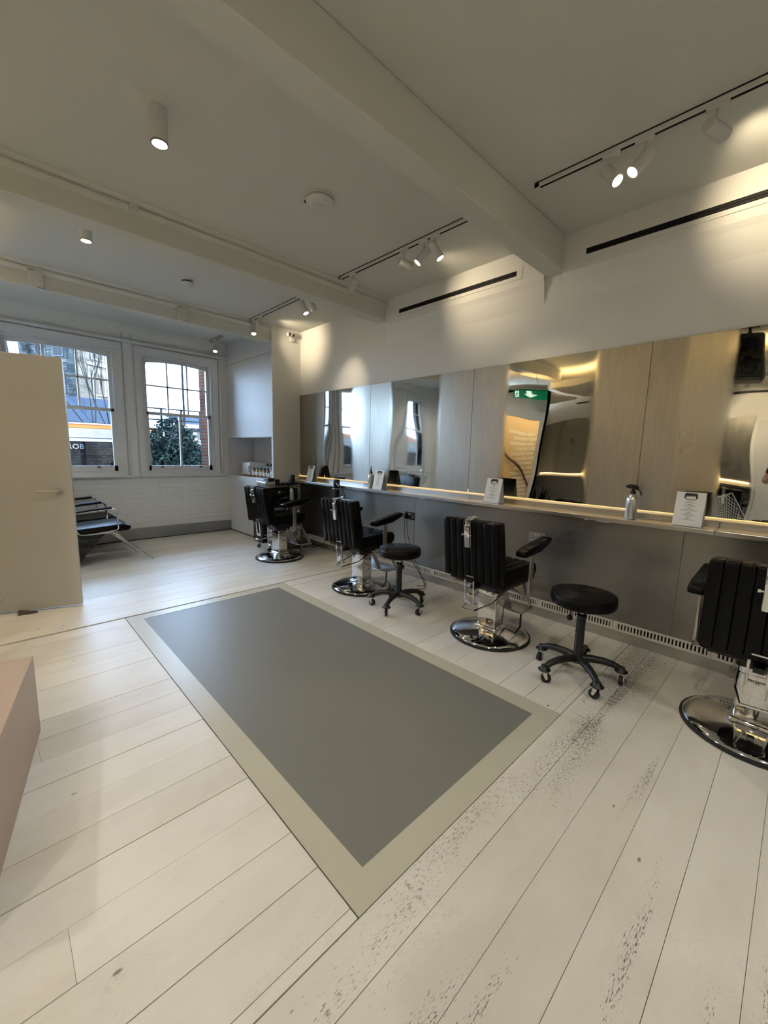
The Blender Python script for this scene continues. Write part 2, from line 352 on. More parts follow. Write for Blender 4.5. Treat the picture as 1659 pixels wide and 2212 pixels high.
def spot(name, loc, d, watts, ang, col=(1, .82, .55), blend=1., rad=.03):
    l = bpy.data.lights.new(name, 'SPOT'); l.energy = watts; l.spot_size = R(ang); l.spot_blend = blend; l.color = col; l.shadow_soft_size = rad
    o = bpy.data.objects.new(name, l); C.objects.link(o); o.location = loc; o.rotation_euler = Vector(d).to_track_quat('-Z', 'Y').to_euler(); return o

# ------------------------------------------------------------------ floor: sub-floor and boards
HX0, HX1, HY0, HY1 = .685, 2.115, .772, 3.697
floor = struct('floor', MB().box(XL - .2, XW + .2, YF - .2, YB + .2, -.30, -.024), DARK)
struct('floorboards', MB().box(XL, -.72, YF, YB, -.022, 0), PLANK, floor)
struct('floorboards', MB().box(-.718, XW, YF, -.905, -.022, 0), PLANK, floor)
pw = .1712; y = .8075 - 10 * pw; row = 0; nb = 0
def board(x0, x1, y0, y1):
    global nb
    if x1 - x0 < .03 or y1 - y0 < .02: return
    dz = random.uniform(-.0012, .0006); cx, cyy = (x0 + x1) / 2, (y0 + y1) / 2
    b = MB().box(x0 - cx, x1 - cx, y0 - cyy, y1 - cyy, -.022, 0, bev=.0007, seg=1)
    b.xf(Matrix.Rotation(random.uniform(-.0006, .0006), 4, 'Y'))
    o = link('floorboard', b.mesh('floorboard', PLANK, 0), floor, (cx, cyy, dz)); nb += 1
joints = [[.05], [2.6], [-.35], [], [2.9], [-.15]]
while y < YB:
    g = random.choice([.0008, .0014, .0020, .0032]); y0, y1 = y + g / 2, min(y + pw - g / 2, YB)
    xs = [-.716] + joints[row % 6] + [XW]
    if row == 10: g = .004
    spans = [(xs[i] + .0003, xs[i + 1] - .0003) for i in range(len(xs) - 1)]
    for a, b in spans:
        if y1 <= HY0 or y0 >= HY1: board(a, b, y0, y1)
        else:
            if y0 < HY0 and y1 > HY0:      # strip in front of the hatch edge
                board(a, b, y0, HY0 - .004)
                yy0 = HY0
            else: yy0 = y0
            yy1 = min(y1, HY1)
            if a < HX0 - .005: board(a, min(b, HX0 - .005), max(yy0, HY0 - .002), yy1)
            if b > HX1 + .004: board(max(a, HX1 + .004), b, max(yy0, HY0 - .002), yy1)
            if y1 > HY1 + .02: board(a, b, HY1 + .003, y1)
    y += pw; row += 1
t = root('floor_light', 'large rectangular frosted glass walk-on panel with cream border set flush in the white floorboards', 'floor panel', (0, 0, -.02))
iw = .105
part('glass_pane', MB().box(HX0 + iw, HX1 - iw, HY0 + iw, HY1 - iw, 0, .0165), HPANE, t, 0)
bm_ = MB()
for a in ((HX0, HX0 + iw, HY0, HY1), (HX1 - iw, HX1, HY0, HY1), (HX0 + iw, HX1 - iw, HY0, HY0 + iw), (HX0 + iw, HX1 - iw, HY1 - iw, HY1)): bm_.box(*a, 0, .0185)
part('border', bm_, HBORD, t, 0)

# ------------------------------------------------------------------ walls and ceiling
TH = .30
WINS = [(.15, 1.36, 1), (1.66, 2.70, 2), (-1.40, -.42, 3)]
WZ0, WZ1 = .985, 2.72
wb_ = MB(); xs = sorted([(a, b) for a, b, _ in WINS])
wb_.box(-1.9, XW + .2, YB, YB + TH, -.3, WZ0).box(-1.9, XW + .2, YB, YB + TH, WZ1, HC + .1)
px = -1.9
for a, b in xs: wb_.box(px, a, YB, YB + TH, WZ0, WZ1); px = b
wb_.box(px, XW + .2, YB, YB + TH, WZ0, WZ1)
wback = struct('wall_back', wb_, WHITE)
wright = struct('wall_right', MB().box(XW, XW + .25, YF - .2, YB, -.3, HC + .1), WHITE)
struct('wall_left', MB().box(XL - .2, XL, YF - .2, 5.2, -.3, HC + .1), WHITE)
struct('wall_front', MB().box(XL - .2, XW, YF - .2, YF, -.3, HC + .1), WHITE)
struct('ceiling', MB().box(XL - .2, XW + .25, YF - .2, YB + TH, HC, HC + .25), CEIL)
struct('ceiling_shade_block', MB().box(XL - .2, XW + .25, YF - .2, YB + TH, HC + .26, HC + 4.5), WHITE)  # unseen block added above the ceiling to keep sun off the viaduct
# stair enclosure with doorway, then the recess with the basins
se = MB().box(XS - .12, XS, 3.42, 3.52, 0, 2.60).box(XS - .12, XS, 4.36, 5.0, 0, 2.60).box(XS - .12, XS, 3.52, 4.36, 2.08, 2.60).box(-1.75, XS, 3.42, 5.0, 2.55, 2.60).box(XS - .03, XS, 3.42, 5.0, 2.60, 2.69)
wst = struct('wall_stair', se, WHITE)
struct('wall_stair_side', MB().prism([(XS - .12, 3.42), (XS, 3.42), (XL, 4.73), (XL, 4.80), (XS - .12, 3.50)], 'z', 0, 2.60), WHITE)
part('light_strip', MB().box(XS - .09, XS - .06, 3.45, 4.95, 2.64, 2.66), LEDC, wst, 0)
struct('wall_recess', MB().box(-1.9, XS - .12, 5.0, 5.06, 0, HC).box(-1.9, -1.75, 5.0, YB, 0, HC), WHITE)
si = MB().box(-1.75, -1.65, 4.15, 4.99, 0, 2.54)
struct('wall_stair_inner', si, WARMW)
br_ = [] 
bl = bpy.data.lights.new('stair_lamp', 'POINT'); bl.energy = 14; bl.color = (1, .72, .38); bl.shadow_soft_size = .08
blo = bpy.data.objects.new('stair_lamp', bl); C.objects.link(blo); blo.location = (-1.0, 4.40, 2.40)
bk = MB().box(-.06, .06, -.14, .14, -.05, .05, bev=.006, seg=1).mesh('stair_brick', WARMW)
# handrail of the stair
hr = root('stair_handrail', 'sloping dark handrail on wall brackets inside the stair doorway seen in the mirror', 'handrail', (-1.6, 4.2, 0))
part('rail', MB().tube([(.02, -.05, .80), (.02, .62, 1.62)], .02), WOODD, hr)
for q in (.1, .5): part('bracket', MB().tube([(.02, q, .98 + q * 1.2 - .12), (-.04, q, .93 + q * 1.2 - .12)], .008), IRON, hr)

# ceiling beams
for n_, (ya, yb, z) in enumerate(((1.51, 1.66, 2.822), (3.50, 3.67, 2.862), (5.345, 5.50, 2.862)), 1):
    xe = XC if n_ == 3 else XW
    o = struct('trim_%d' % n_, MB().box(-1.08 if n_ < 3 else -1.75, xe, ya, yb, z, HC, bev=.006, seg=1), CEIL)
    if n_ > 1:
        part('moulding', MB().prism([(ya + .001, z + .135), (ya - .022, z + .150), (ya - .028, z + .165), (ya - .022, z + .180), (ya + .001, z + .188)], 'x', -1.05 if n_ < 3 else -1.7, xe - .001), CEIL, o)
        part('moulding', MB().prism([(ya + .001, HC - .001), (ya - .05, HC - .001), (ya - .03, HC - .02), (ya + .001, HC - .035)], 'x', -1.05 if n_ < 3 else -1.7, xe - .001), CEIL, o)
# shallow boxed strips above the mirror holding the slot vents
bulk = []
for n_, (ya, yb) in enumerate(((YF, 1.51), (1.66, 3.50)), 4):
    struct('trim_%d' % n_, MB().prism([(XW + .001, HC), (XW - .045, HC), (XW - .045, 2.80), (XW - .03, 2.76), (XW + .001, 2.60)], 'y', ya, yb), WHITE)
def slot_vent(label, y0, y1, xf, s=-1):
    t = root('slot_vent', label, 'air vent', (xf, (y0 + y1) / 2, 2.905 if s < 0 else 2.60), 0 if s < 0 else math.pi)
    L = (y1 - y0) / 2
    fr = MB()
    for a in ((-L - .05, L + .05, .021, .050), (-L - .05, L + .05, -.050, -.021), (-L - .05, -L, -.021, .021), (L, L + .05, -.021, .021)): fr.box(-.006, 0, a[0], a[1], a[2], a[3])
    part('frame', fr, WHITE, t, 0)
    part('slot', MB().box(-.002, 0, -L, L, -.021, .021), DARK, t, 0)
    for q in (-.010, .010): part('blade', MB().box(-.0045, -.002, -L, L, q - .002, q + .002), BLACKP, t, 0)
slot_vent('long black slot air vent above the mirror between the two ceiling beams', 1.90, 3.28, XW - .045)
slot_vent('long black slot air vent high on the wall running out at the right edge', -.9, 1.34, XW - .045)
slot_vent('black slot vent on the opposite wall seen reflected above the far mirror', 2.2, 3.9, XL, 1)
slot_vent('second slot vent on the opposite wall seen reflected under the speaker', .6, 1.3, XL, 1)
# lowered cove along the opposite side with a warm light strip on its edge
struct('trim_6', MB().box(XL, -1.09, YF, 3.72, 2.76, 2.80), CEIL)
o = struct('trim_7', MB().box(-1.12, -1.08, YF, 3.72, 2.76, 2.89), CEIL)
part('light_strip', MB().box(-1.20, -1.17, YF, 3.70, 2.84, 2.86), LEDC, o, 0)

# skirting on the back wall
sk = struct('baseboard_back', MB().box(-1.75, XC, YB - .045, YB, .012, .165, bev=.003, seg=1), GRAP)
struct('shadow_gap', MB().box(-1.75, XC, YB - .035, YB, 0, .012), DARK, sk)
# painted bricks under the sill
bh, bw2 = .075, .225; me_b = None
mats = []
for v in range(4):
    mats.append(MB().box(-bw2 / 2 + .003, bw2 / 2 - .003, -.0035 - .0008 * v, .004, -bh / 2 + .004, bh / 2 - .004, bev=.0025, seg=1).mesh('brick', BRICKW, 0))
half = MB().box(-bw2 / 4 + .004, bw2 / 4 - .004, -.008, .004, -bh / 2 + .004, bh / 2 - .004, bev=.0035, seg=1).mesh('brick', BRICKW, 0)
z = .168 + bh / 2; r_ = 0
while z + bh / 2 < .93:
    x = .35 + (bw2 / 2 if r_ % 2 else 0)
    while x + bw2 / 2 < XC:
        link('brick', random.choice(mats), wback, (x, YB + random.uniform(-.001, .001), z)); x += bw2
    z += bh; r_ += 1
# stair wall bricks (seen in the mirror)
for i in range(18):
    for j in range(2):
        link('brick', mats[(i + j) % 4], wst, (-1.648, 4.28 + j * bw2 + (.05 if i % 2 else 0), .2 + i * .1), R(90))

# ------------------------------------------------------------------ windows
def window(n_, a, b):
    w = b - a; cx = (a + b) / 2; rt = bpy.data.objects.new('window_%d' % n_, None); C.objects.link(rt); rt.location = (cx, YB, WZ0); rt['kind'] = 'structure'
    h = WZ1 - WZ0; hw = w / 2
    # local: x from -hw..hw, y 0 = wall face, z 0 = bottom of opening
    ar = MB()
    for q in ((-hw - .07, -hw + .012), (hw - .012, hw + .07)): ar.box(q[0], q[1], -.022, .0, -.02, h + .075, bev=.004, seg=1)
    ar.box(-hw - .07, hw + .07, -.026, .0, h - .012, h + .085, bev=.004, seg=1)
    part('window_frame', ar, TRIM, rt, 0)
    # box frame lining
    li = MB().box(-hw, -hw + .045, 0, .16, 0, h).box(hw - .045, hw, 0, .16, 0, h).box(-hw + .045, hw - .045, 0, .16, h - .04, h).box(-hw + .045, hw - .045, 0, .18, .0, .044)
    part('box_lining', li, TRIM, rt, 0)
    part('window_sill', MB().box(-hw - .12, hw + .12, -.05, .02, -.045, -.012, bev=.006, seg=2), TRIM, rt, 0)
    x0, x1 = -hw + .0455, hw - .0455
    zm = 1.883 - WZ0; ztop = h - .04
    # upper sash (outer plane)
    yu0, yu1 = .075, .11; st = .042
    us = MB().box(x0, x0 + st, yu0, yu1, zm - .02, ztop).box(x1 - st, x1, yu0, yu1, zm - .02, ztop).box(x0, x1, yu0, yu1, zm - .022, zm + .02)
    n = 14; gx0, gx1 = x0 + st, x1 - st; rise = .034; zt = ztop - .068
    pts = [(gx0, ztop), (gx0, zt)] + [(gx0 + (gx1 - gx0) * i / n, zt + rise * (1 - (2 * i / n - 1) ** 2)) for i in range(1, n)] + [(gx1, zt), (gx1, ztop)]
    us.prism(pts, 'y', yu0, yu1)
    part('upper_sash', us, TRIM, rt, 0)
    zmid = 2.29 - WZ0
    gb = MB().box(gx0, gx1, yu0 + .004, yu1 - .004, zmid - .011, zmid + .011)
    for k in (1, 2):
        xx = gx0 + (gx1 - gx0) * k / 3; gb.box(xx - .011, xx + .011, yu0 + .004, yu1 - .004, zm + .02, zt + rise * .9)
    part('glazing_bars', gb, TRIM, rt, 0)
    for k in range(3):
        xa, xb = gx0 + (gx1 - gx0) * k / 3 + .011, gx0 + (gx1 - gx0) * (k + 1) / 3 - .011
        part('pane', MB().box(xa, xb, .091, .094, zm + .02, zmid - .011), GLASS, rt, 0)
        part('pane', MB().box(xa, xb, .091, .094, zmid + .011, zt + rise), GLASS, rt, 0)
    # lower sash (inner plane)
    yl0, yl1 = .035, .07; zb = .0455
    ls = MB().box(x0, x0 + st, yl0, yl1, zb, zm + .02).box(x1 - st, x1, yl0, yl1, zb, zm + .02).box(x0, x1, yl0, yl1, zb, zb + .075).box(x0, x1, yl0, yl1, zm - .02, zm + .022).box(-.011, .011, yl0, yl1, zb + .07, zm)
    part('lower_sash', ls, TRIM, rt, 0)
    part('pane', MB().box(gx0, -.011, .051, .054, zb + .075, zm - .02), GLASS, rt, 0); part('pane', MB().box(.011, gx1, .051, .054, zb + .075, zm - .02), GLASS, rt, 0)
    for q in (-.55, .55):
        part('sash_lift', MB().box(q * hw - .022, q * hw + .022, .018, .036, zb + .045, zb + .055).lathe([(0, .012), (.012, .010), (.014, 0), (.0, 0)], 10, (q * hw, .028, zb + .05)), IRON, rt)
for a, b, n_ in WINS: window(n_, a, b)
for a, b, n_ in WINS:
    L = bpy.data.lights.new('window_portal', 'AREA'); L.shape = 'RECTANGLE'; L.size = b - a; L.size_y = WZ1 - WZ0
    L.cycles.is_portal = True
    o = bpy.data.objects.new('window_portal', L); C.objects.link(o); o.location = ((a + b) / 2, YB + .28, (WZ0 + WZ1) / 2); o.rotation_euler = Vector((0, -1, 0)).to_track_quat('-Z', 'Y').to_euler()
# long sill board, picture mouldings between windows
struct('trim_8', MB().box(-1.7, XC, YB - .03, YB, .935, .965, bev=.006, seg=1), TRIM)
pier = MB()
for xx in (1.455, 1.565): pier.prism([(xx - .012, YB), (xx - .006, YB - .02), (xx + .006, YB - .02), (xx + .012, YB)], 'z', .965, HC - .12)
struct('trim_9', pier, TRIM)
struct('trim_10', MB().box(-1.7, XC, YB - .05, YB, 2.82, 2.86, bev=.01, seg=2), TRIM)
pp = thing('heating_pipe', MB().tube([(0, 0, 0), (0, 0, 1.75)], .016, 10), TRIM, 'white painted vertical pipe beside the right-hand window', 'pipe', loc=(2.80, YB - .028, .97))
thing('trickle_vent', MB().box(-.09, .09, -.006, .006, 0, .008), IRON, 'small dark slot plate lying on the sill under the narrower window', 'vent', loc=(2.17, YB - .04, .9655))

# ------------------------------------------------------------------ built-in cabinet (right-back corner)
cab = root('fitted_cabinet', 'tall white built-in cupboard with open niche beside the windows', 'cabinet', (XC, YC, 0))
D1, DY = XW - XC - .002, YB - YC - .002
cr_ = MB().box(.02, D1, 0.001, .03, 0, HC - .001).box(.02, D1, DY - .06, DY, 0, HC - .001).box(.02, D1, .03, DY - .06, .90, .955).box(.02, D1, .03, DY - .06, 1.565, 1.60).box(D1 - .02, D1, .03, DY - .06, .955, 1.565).box(.02, .05, .03, DY - .06, 1.6, HC - .001).box(.05, D1, .03, DY - .06, .0, .05)
part('carcass', cr_, CABM, cab, 0)
part('upper_door', MB().box(0, .019, .002, DY, 1.568, 2.728, bev=.002, seg=1), CABM, cab, 0)
part('top_panel', MB().box(0, .019, .002, DY, 2.733, HC - .001), CABM, cab, 0)
part('lower_door', MB().box(0, .019, .55, DY, .018, .952, bev=.002, seg=1), CABM, cab, 0)
part('lower_door', MB().box(0, .019, .002, .546, .018, .952, bev=.002, seg=1), CABM, cab, 0)
part('side_stile', MB().box(0, .019, DY - .055, DY, .955, 1.566), CABM, cab, 0)
part('side_stile', MB().box(0, .019, .002, .03, .955, 1.566), CABM, cab, 0)
part('plinth', MB().box(.012, .02, .002, DY, 0, .018), DARK, cab, 0)
struct('wall_pillar', MB().box(XC, XW, YC - .012, YC, 0, HC), WHITE)
tw = root('towel_warmer', 'white towel warmer box with rounded door in the cabinet niche', 'towel warmer', (3.02, 6.37, .956))
part('body', MB().box(0, .27, -.15, .15, .012, .225, bev=.012), WPLAST, tw); part('door', MB().box(-.022, -.002, -.14, .14, .02, .215, bev=.008), WPLAST, tw)
part('handle', MB().box(-.034, -.022, -.125, -.11, .06, .17, bev=.003), GREYP, tw)
for q in (-.11, .11): part('foot', MB().cyl((.05, q, 0), (.05, q, .014), .012), RUBBER, tw); part('foot', MB().cyl((.22, q, 0), (.22, q, .014), .012), RUBBER, tw)
def bottle(label, x, y, z, r, h, m, capm, group, cat='bottle', nozzle=False):
    t = root('bottle', label, cat, (x, y, z), 0, group)
    part('body', MB().lathe([(0, 0), (r * .92, 0), (r, .004), (r, h * .68), (r * .8, h * .76), (r * .42, h * .80), (r * .42, h * .84), (0, h * .84)], 18), m, t)
    part('cap', MB().lathe([(0, h * .82), (r * .52, h * .82), (r * .52, h * .985), (r * .4, h), (0, h)], 14), capm, t)
    part('paper_label', MB().lathe([(r * 1.01, h * .2), (r * 1.015, h * .22), (r * 1.015, h * .55), (r * 1.01, h * .57)], 18), PAPER, t)
    return t
for i in range(5):
    bottle(['first amber bottle beside the towel warmer', 'amber bottle second from the towel warmer', 'middle amber bottle of the five in the niche front row', 'fourth amber bottle from the towel warmer', 'amber bottle at the near end of the front row'][i], 3.0, 6.08 - i * .115, .956, .030, .150, AMBER, BLACKP, 'amber bottles in the niche')
for i in range(3):
    bottle(['taller clear bottle behind the amber ones, nearest the towel warmer', 'middle tall clear bottle in the niche back row', 'tall clear bottle in the back row nearest the pillar'][i], 3.16, 5.95 - i * .13, .956, .032, .21, CLEARB, BLACKP, 'tall bottles at the back of the niche')
bottle('pale blue-white squat bottle at the near end of the niche', 2.99, 5.47, .956, .036, .15, mat('pale_blue_plastic', (.55, .62, .72), .3, var=.02), WPLAST, None)
for i in range(3):
    t = root('jar', ['low amber jar in front of the towel warmer', 'second low amber jar on the niche front edge', 'third low jar next to the amber bottles'][i], 'jar', (2.96, 6.40 - i * .11, .956), 0, 'small jars on the niche edge')
    part('body', MB().lathe([(0, 0), (.028, 0), (.030, .004), (.030, .03), (0, .03)], 16), AMBER, t); part('lid', MB().lathe([(0, .03), (.031, .03), (.031, .042), (0, .042)], 16), WPLAST, t)

# ------------------------------------------------------------------ mirror wall: sheets, counter, lower panels, grille
SEAM = [5.316, 4.690, 3.752, 2.292, .845, -.60, YF + .002]
mw = root('mirror_wall', 'row of wavy polished and hazed steel mirror sheets above the counter', 'mirror', (0, 0, 0))
for a, b in zip(SEAM, SEAM[1:]):
    part('mirror_panel', MB().box(XW - .016, XW - .012, b + .0015, a - .0015, 1.020, 2.186, bev=.0008, seg=1), MIRROR, mw, 0)
lp = root('steel_wall_cladding', 'dull grey steel panels cladding the wall under the counter', 'cladding', (0, 0, 0))
LS = [5.316, 4.40, 2.982, .53, YF + .002]
for a, b in zip(LS, LS[1:]): part('steel_panel', MB().box(XW - .012, XW - .0005, b + .0015, a - .0015, .150, .945, bev=.001, seg=1), PANEL, lp, 0)
ct = root('steel_counter', 'long folded stainless steel shelf running under the mirrors', 'counter', (0, 0, 0))
CX = 3.145
cs = [5.316, 3.42, 2.26, .35, YF + .002]
for a, b in zip(cs, cs[1:]):
    part('shelf', MB().prism([(CX, .934), (CX + .004, .930), (XW - .001, .930), (XW - .001, .960), (XW - .038, .960), (XW - .038, .993), (XW - .030, .997), (XW - .030, .964), (CX + .004, .964), (CX, .960)], 'y', b + .001, a - .001) if False else
         MB().box(CX, XW - .034, b + .001, a - .001, .932, .962, bev=.003, seg=2).box(XW - .034, XW - .001, b + .001, a - .001, .932, 1.002, bev=.003, seg=1), STEEL, ct, 0)
part('light_strip', MB().box(XW - .008, XW - .002, YF + .01, 5.312, 1.024, 1.045), LED, ct, 0)
for i, (a, b) in enumerate(((2.72, 2.94), (1.00, 1.17))):
    h = root('pull_bar', ['thin chrome pull bar under the counter above the socket with black plugs', 'thin chrome pull bar under the counter below the spray bottle'][i], 'handle', (XW - .012, (a + b) / 2, .905))
    L = (b - a) / 2; part('bar', MB().tube([(0, -L, 0), (-.03, -L, 0), (-.034, -L + .01, 0), (-.034, L - .01, 0), (-.03, L, 0), (0, L, 0)], .005, 8), CHROME, h)
gr = root('floor_grille', 'low slotted metal vent strip along the foot of the steel wall', 'grille', (XW, 0, 0))
part('kick_plate', MB().box(-.020, -.0005, YF, 5.31, 0.0, .080), SATIN, gr, 0)
part('backing', MB().box(-.006, -.001, YF, 5.31, .08, .148), DARK, gr, 0)
k = -.9; seg = 0
while k < 5.2:
    L = min(.60, 5.3 - k)
    fr = MB().box(-.022, -.008, k + L - .030, k + L - .002, .092, .136).box(-.022, -.008, k, k + L - .002, .078, .092).box(-.022, -.008, k, k + L - .004, .136, .150).box(-.022, -.008, k, k + .018, .092, .136)
    yb = k + .026
    while yb < k + L - .035: fr.box(-.021, -.010, yb, yb + .010, .092, .136); yb += .0215
    part('grille_section', fr, GRILLE, gr, 0); k += L

def clipboard(label, y, x=3.235, rz=0):
    t = root('menu_stand', label, 'menu stand', (x, y, .9625), rz, 'white clipboard menus on the counter')
    # A-frame: front leaf leans back towards the wall
    a = R(14); Mf = Matrix.Translation((-.045, 0, .002)) @ Matrix.Rotation(a, 4, 'Y'); Mb = Matrix.Translation((.055, 0, .002)) @ Matrix.Rotation(-R(12), 4, 'Y')
    part('front_leaf', MB().box(0, .003, -.078, .078, 0, .222, bev=.001, seg=1, M=Mf), PAPER, t, 0)
    part('back_leaf', MB().box(-.003, 0, -.078, .078, 0, .214, bev=.001, seg=1, M=Mb), PAPER, t, 0)
    cl = MB()
    cl.box(-.008, 0, -.034, .034, .196, .206, bev=.002, M=Mf); cl.box(-.007, 0, -.034, -.026, .178, .198, bev=.002, M=Mf); cl.box(-.007, 0, .026, .034, .178, .198, bev=.002, M=Mf)
    cl.box(-.010, 0, -.03, .03, .206, .214, bev=.002, M=Mf)
    part('clip', cl, BLACKP, t)
    part('sheet', MB().box(-.0012, 0, -.070, .070, .012, .19, M=Mf), PAPER, t, 0)
    tx = MB(); rnd = random.Random(int(y * 100)); zz = .170
    tx.box(-.0018, -.0010, -.026, .026, zz, zz + .005, M=Mf)
    for g_, nl in ((1, 1), (1, 2), (1, 3), (1, 4), (1, 2)):
        zz -= .012; tx.box(-.0018, -.0010, -.010, .010, zz, zz + .0022, M=Mf)
        for _ in range(nl):
            zz -= .0058; w = rnd.uniform(.018, .045); tx.box(-.0018, -.0010, -w, w, zz, zz + .0014, M=Mf)
    part('printed_text', tx, INK, t, 0)
clipboard('white clipboard menu stand at the far end of the counter by the corner', 4.83)
clipboard('white clipboard menu stand beside the pointed spray bottle', 3.43)
clipboard('white clipboard menu stand above the middle barber chair', 1.93)
clipboard('white clipboard menu stand at the right end of the counter', .50)
def spray(label, y, x, trigger):
    t = root('spray_bottle', label, 'spray bottle', (x, y, .9625), R(20), 'aluminium spray bottles')
    r = .036
    part('body', MB().lathe([(0, 0), (r - .003, 0), (r, .004), (r, .135), (r * .95, .150), (r * .6, .168), (.014, .176), (.014, .182), (0, .182)], 24), ALU, t)
    if trigger:
        h = MB().lathe([(0, .178), (.017, .178), (.017, .196), (.010, .202), (.010, .212), (0, .212)], 16)
        h.prism([(-.030, .205), (.045, .222), (.05, .232), (.02, .246), (-.02, .240), (-.034, .225)], 'x', -.009, .009, bev=.002)
        h.tube([(0, -.022, .215), (0, -.040, .205), (0, -.052, .180), (0, -.050, .170)], .005, 8)
        h.xf(Matrix.Rotation(R(10), 4, 'Z'))
        part('spray_head', h, BLACKP, t)
    else:
        part('nozzle', MB().lathe([(0, .178), (.018, .178), (.018, .192), (.012, .20), (.006, .235), (.004, .262), (0, .262)], 16), BLACKP, t)
spray('silver aluminium spray bottle with black trigger head on the counter', .83, 3.225, True)
spray('silver aluminium bottle with tall pointed black nozzle on the counter', 3.58, 3.235, False)

def socket(label, y, z, dark, plugs):
    t = root('power_socket', label, 'socket', (XW - .0122, y, z))
    m = BLACKP if dark else SATIN
    part('plate', MB().box(-.006, 0, -.074, .074, -.043, .043, bev=.002, seg=1), m, t, 0)
    for s in (-1, 1):
        part('rocker', MB().box(-.010, -.006, s * .012 - .006, s * .012 + .006, .012, .030, bev=.001, seg=1), WPLAST, t, 0)
        if (s == 1 and plugs) : continue
        part('pin_holes', MB().box(-.0068, -.0059, s * .046 - .003, s * .046 + .003, .004, .016).box(-.0068, -.0059, s * .046 - .015, s * .046 - .006, -.014, -.008).box(-.0068, -.0059, s * .046 + .006, s * .046 + .015, -.014, -.008), WPLAST if dark else DARK, t, 0)
    if plugs:
        part('plug', MB().box(-.045, -.006, .024, .068, -.03, .025, bev=.006), BLACKP, t)
    return t
SK1 = socket('black double wall socket with black plugs behind the second barber chair', 3.052, .687, True, True)
socket('steel double wall socket behind the armrest of the middle barber chair', 1.556, .693, False, False)
SK3 = socket('small dark wall socket by the hair dryer at the far end of the steel wall', 4.30, .66, True, True)
for i, (a, b, c) in enumerate((((3.325, 3.09, .68), (3.33, 3.12, .30), (3.28, 2.72, .012)), ((3.325, 3.06, .67), (3.34, 3.02, .35), (3.20, 2.66, .012)))):
    pts = bez(a, (a[0] - .01, a[1], .45), b, c, 14) + bez(c, (c[0] - .05, c[1] - .06, .008), (c[0] - .10, c[1] - .10, .008), (c[0] - .16, c[1] - .02, .008), 8)[1:]
    part('cord', MB().tube([Vector(q) - SK1.location for q in pts], .0035, 6), BLACKP, SK1)
pts = bez((3.325, 4.33, .65), (3.32, 4.42, .30), (3.30, 4.60, .05), (3.25, 4.78, .01), 16) + bez((3.25, 4.78, .01), (3.2, 4.95, .008), (3.22, 5.1, .008), (3.26, 5.0, .008), 8)[1:]
part('cord', MB().tube([Vector(q) - SK3.location for q in pts], .0035, 6), BLACKP, SK3)
# hair dryer in a holder on the counter edge
hd = root('dryer_holder', 'black cone holder with chrome ring clamped under the counter edge', 'holder', (3.09, 4.06, 0))
part('cone', MB().lathe([(.010, .72), (.022, .72), (.042, .93), (.047, .935), (.044, .940), (.036, .930), (.012, .735)], 20), BLACKP, hd)
part('ring', MB().tube([(.047 * math.cos(t), .047 * math.sin(t), .925) for t in [i * math.pi / 12 for i in range(24)]], .004, 6, True), CHROME, hd)
part('clamp', MB().box(.045, .07, -.012, .012, .918, .9315), CHROME, hd, 0)
dr = root('hair_dryer', 'black hair dryer standing nose-down in the cone holder', 'hair dryer', (3.09, 4.06, 0))
part('barrel', MB().lathe([(0, .90), (.028, .90), (.032, .94), (.040, .975), (.042, 1.02), (.036, 1.04), (0, 1.043)], 20), BLACKP, dr)
part('grip', MB().tube([(0, 0, 1.0), (-.03, -.06, .985), (-.04, -.12, .955)], [.018, .017, .014], 10), BLACKP, dr)
part('cord', MB().tube(bez((-.04, -.12, .955), (-.02, -.18, .95), (.02, -.17, .80), (.06, -.13, .55), 12) + [Vector((.20, -.05, .30))], .004, 6), BLACKP, dr)

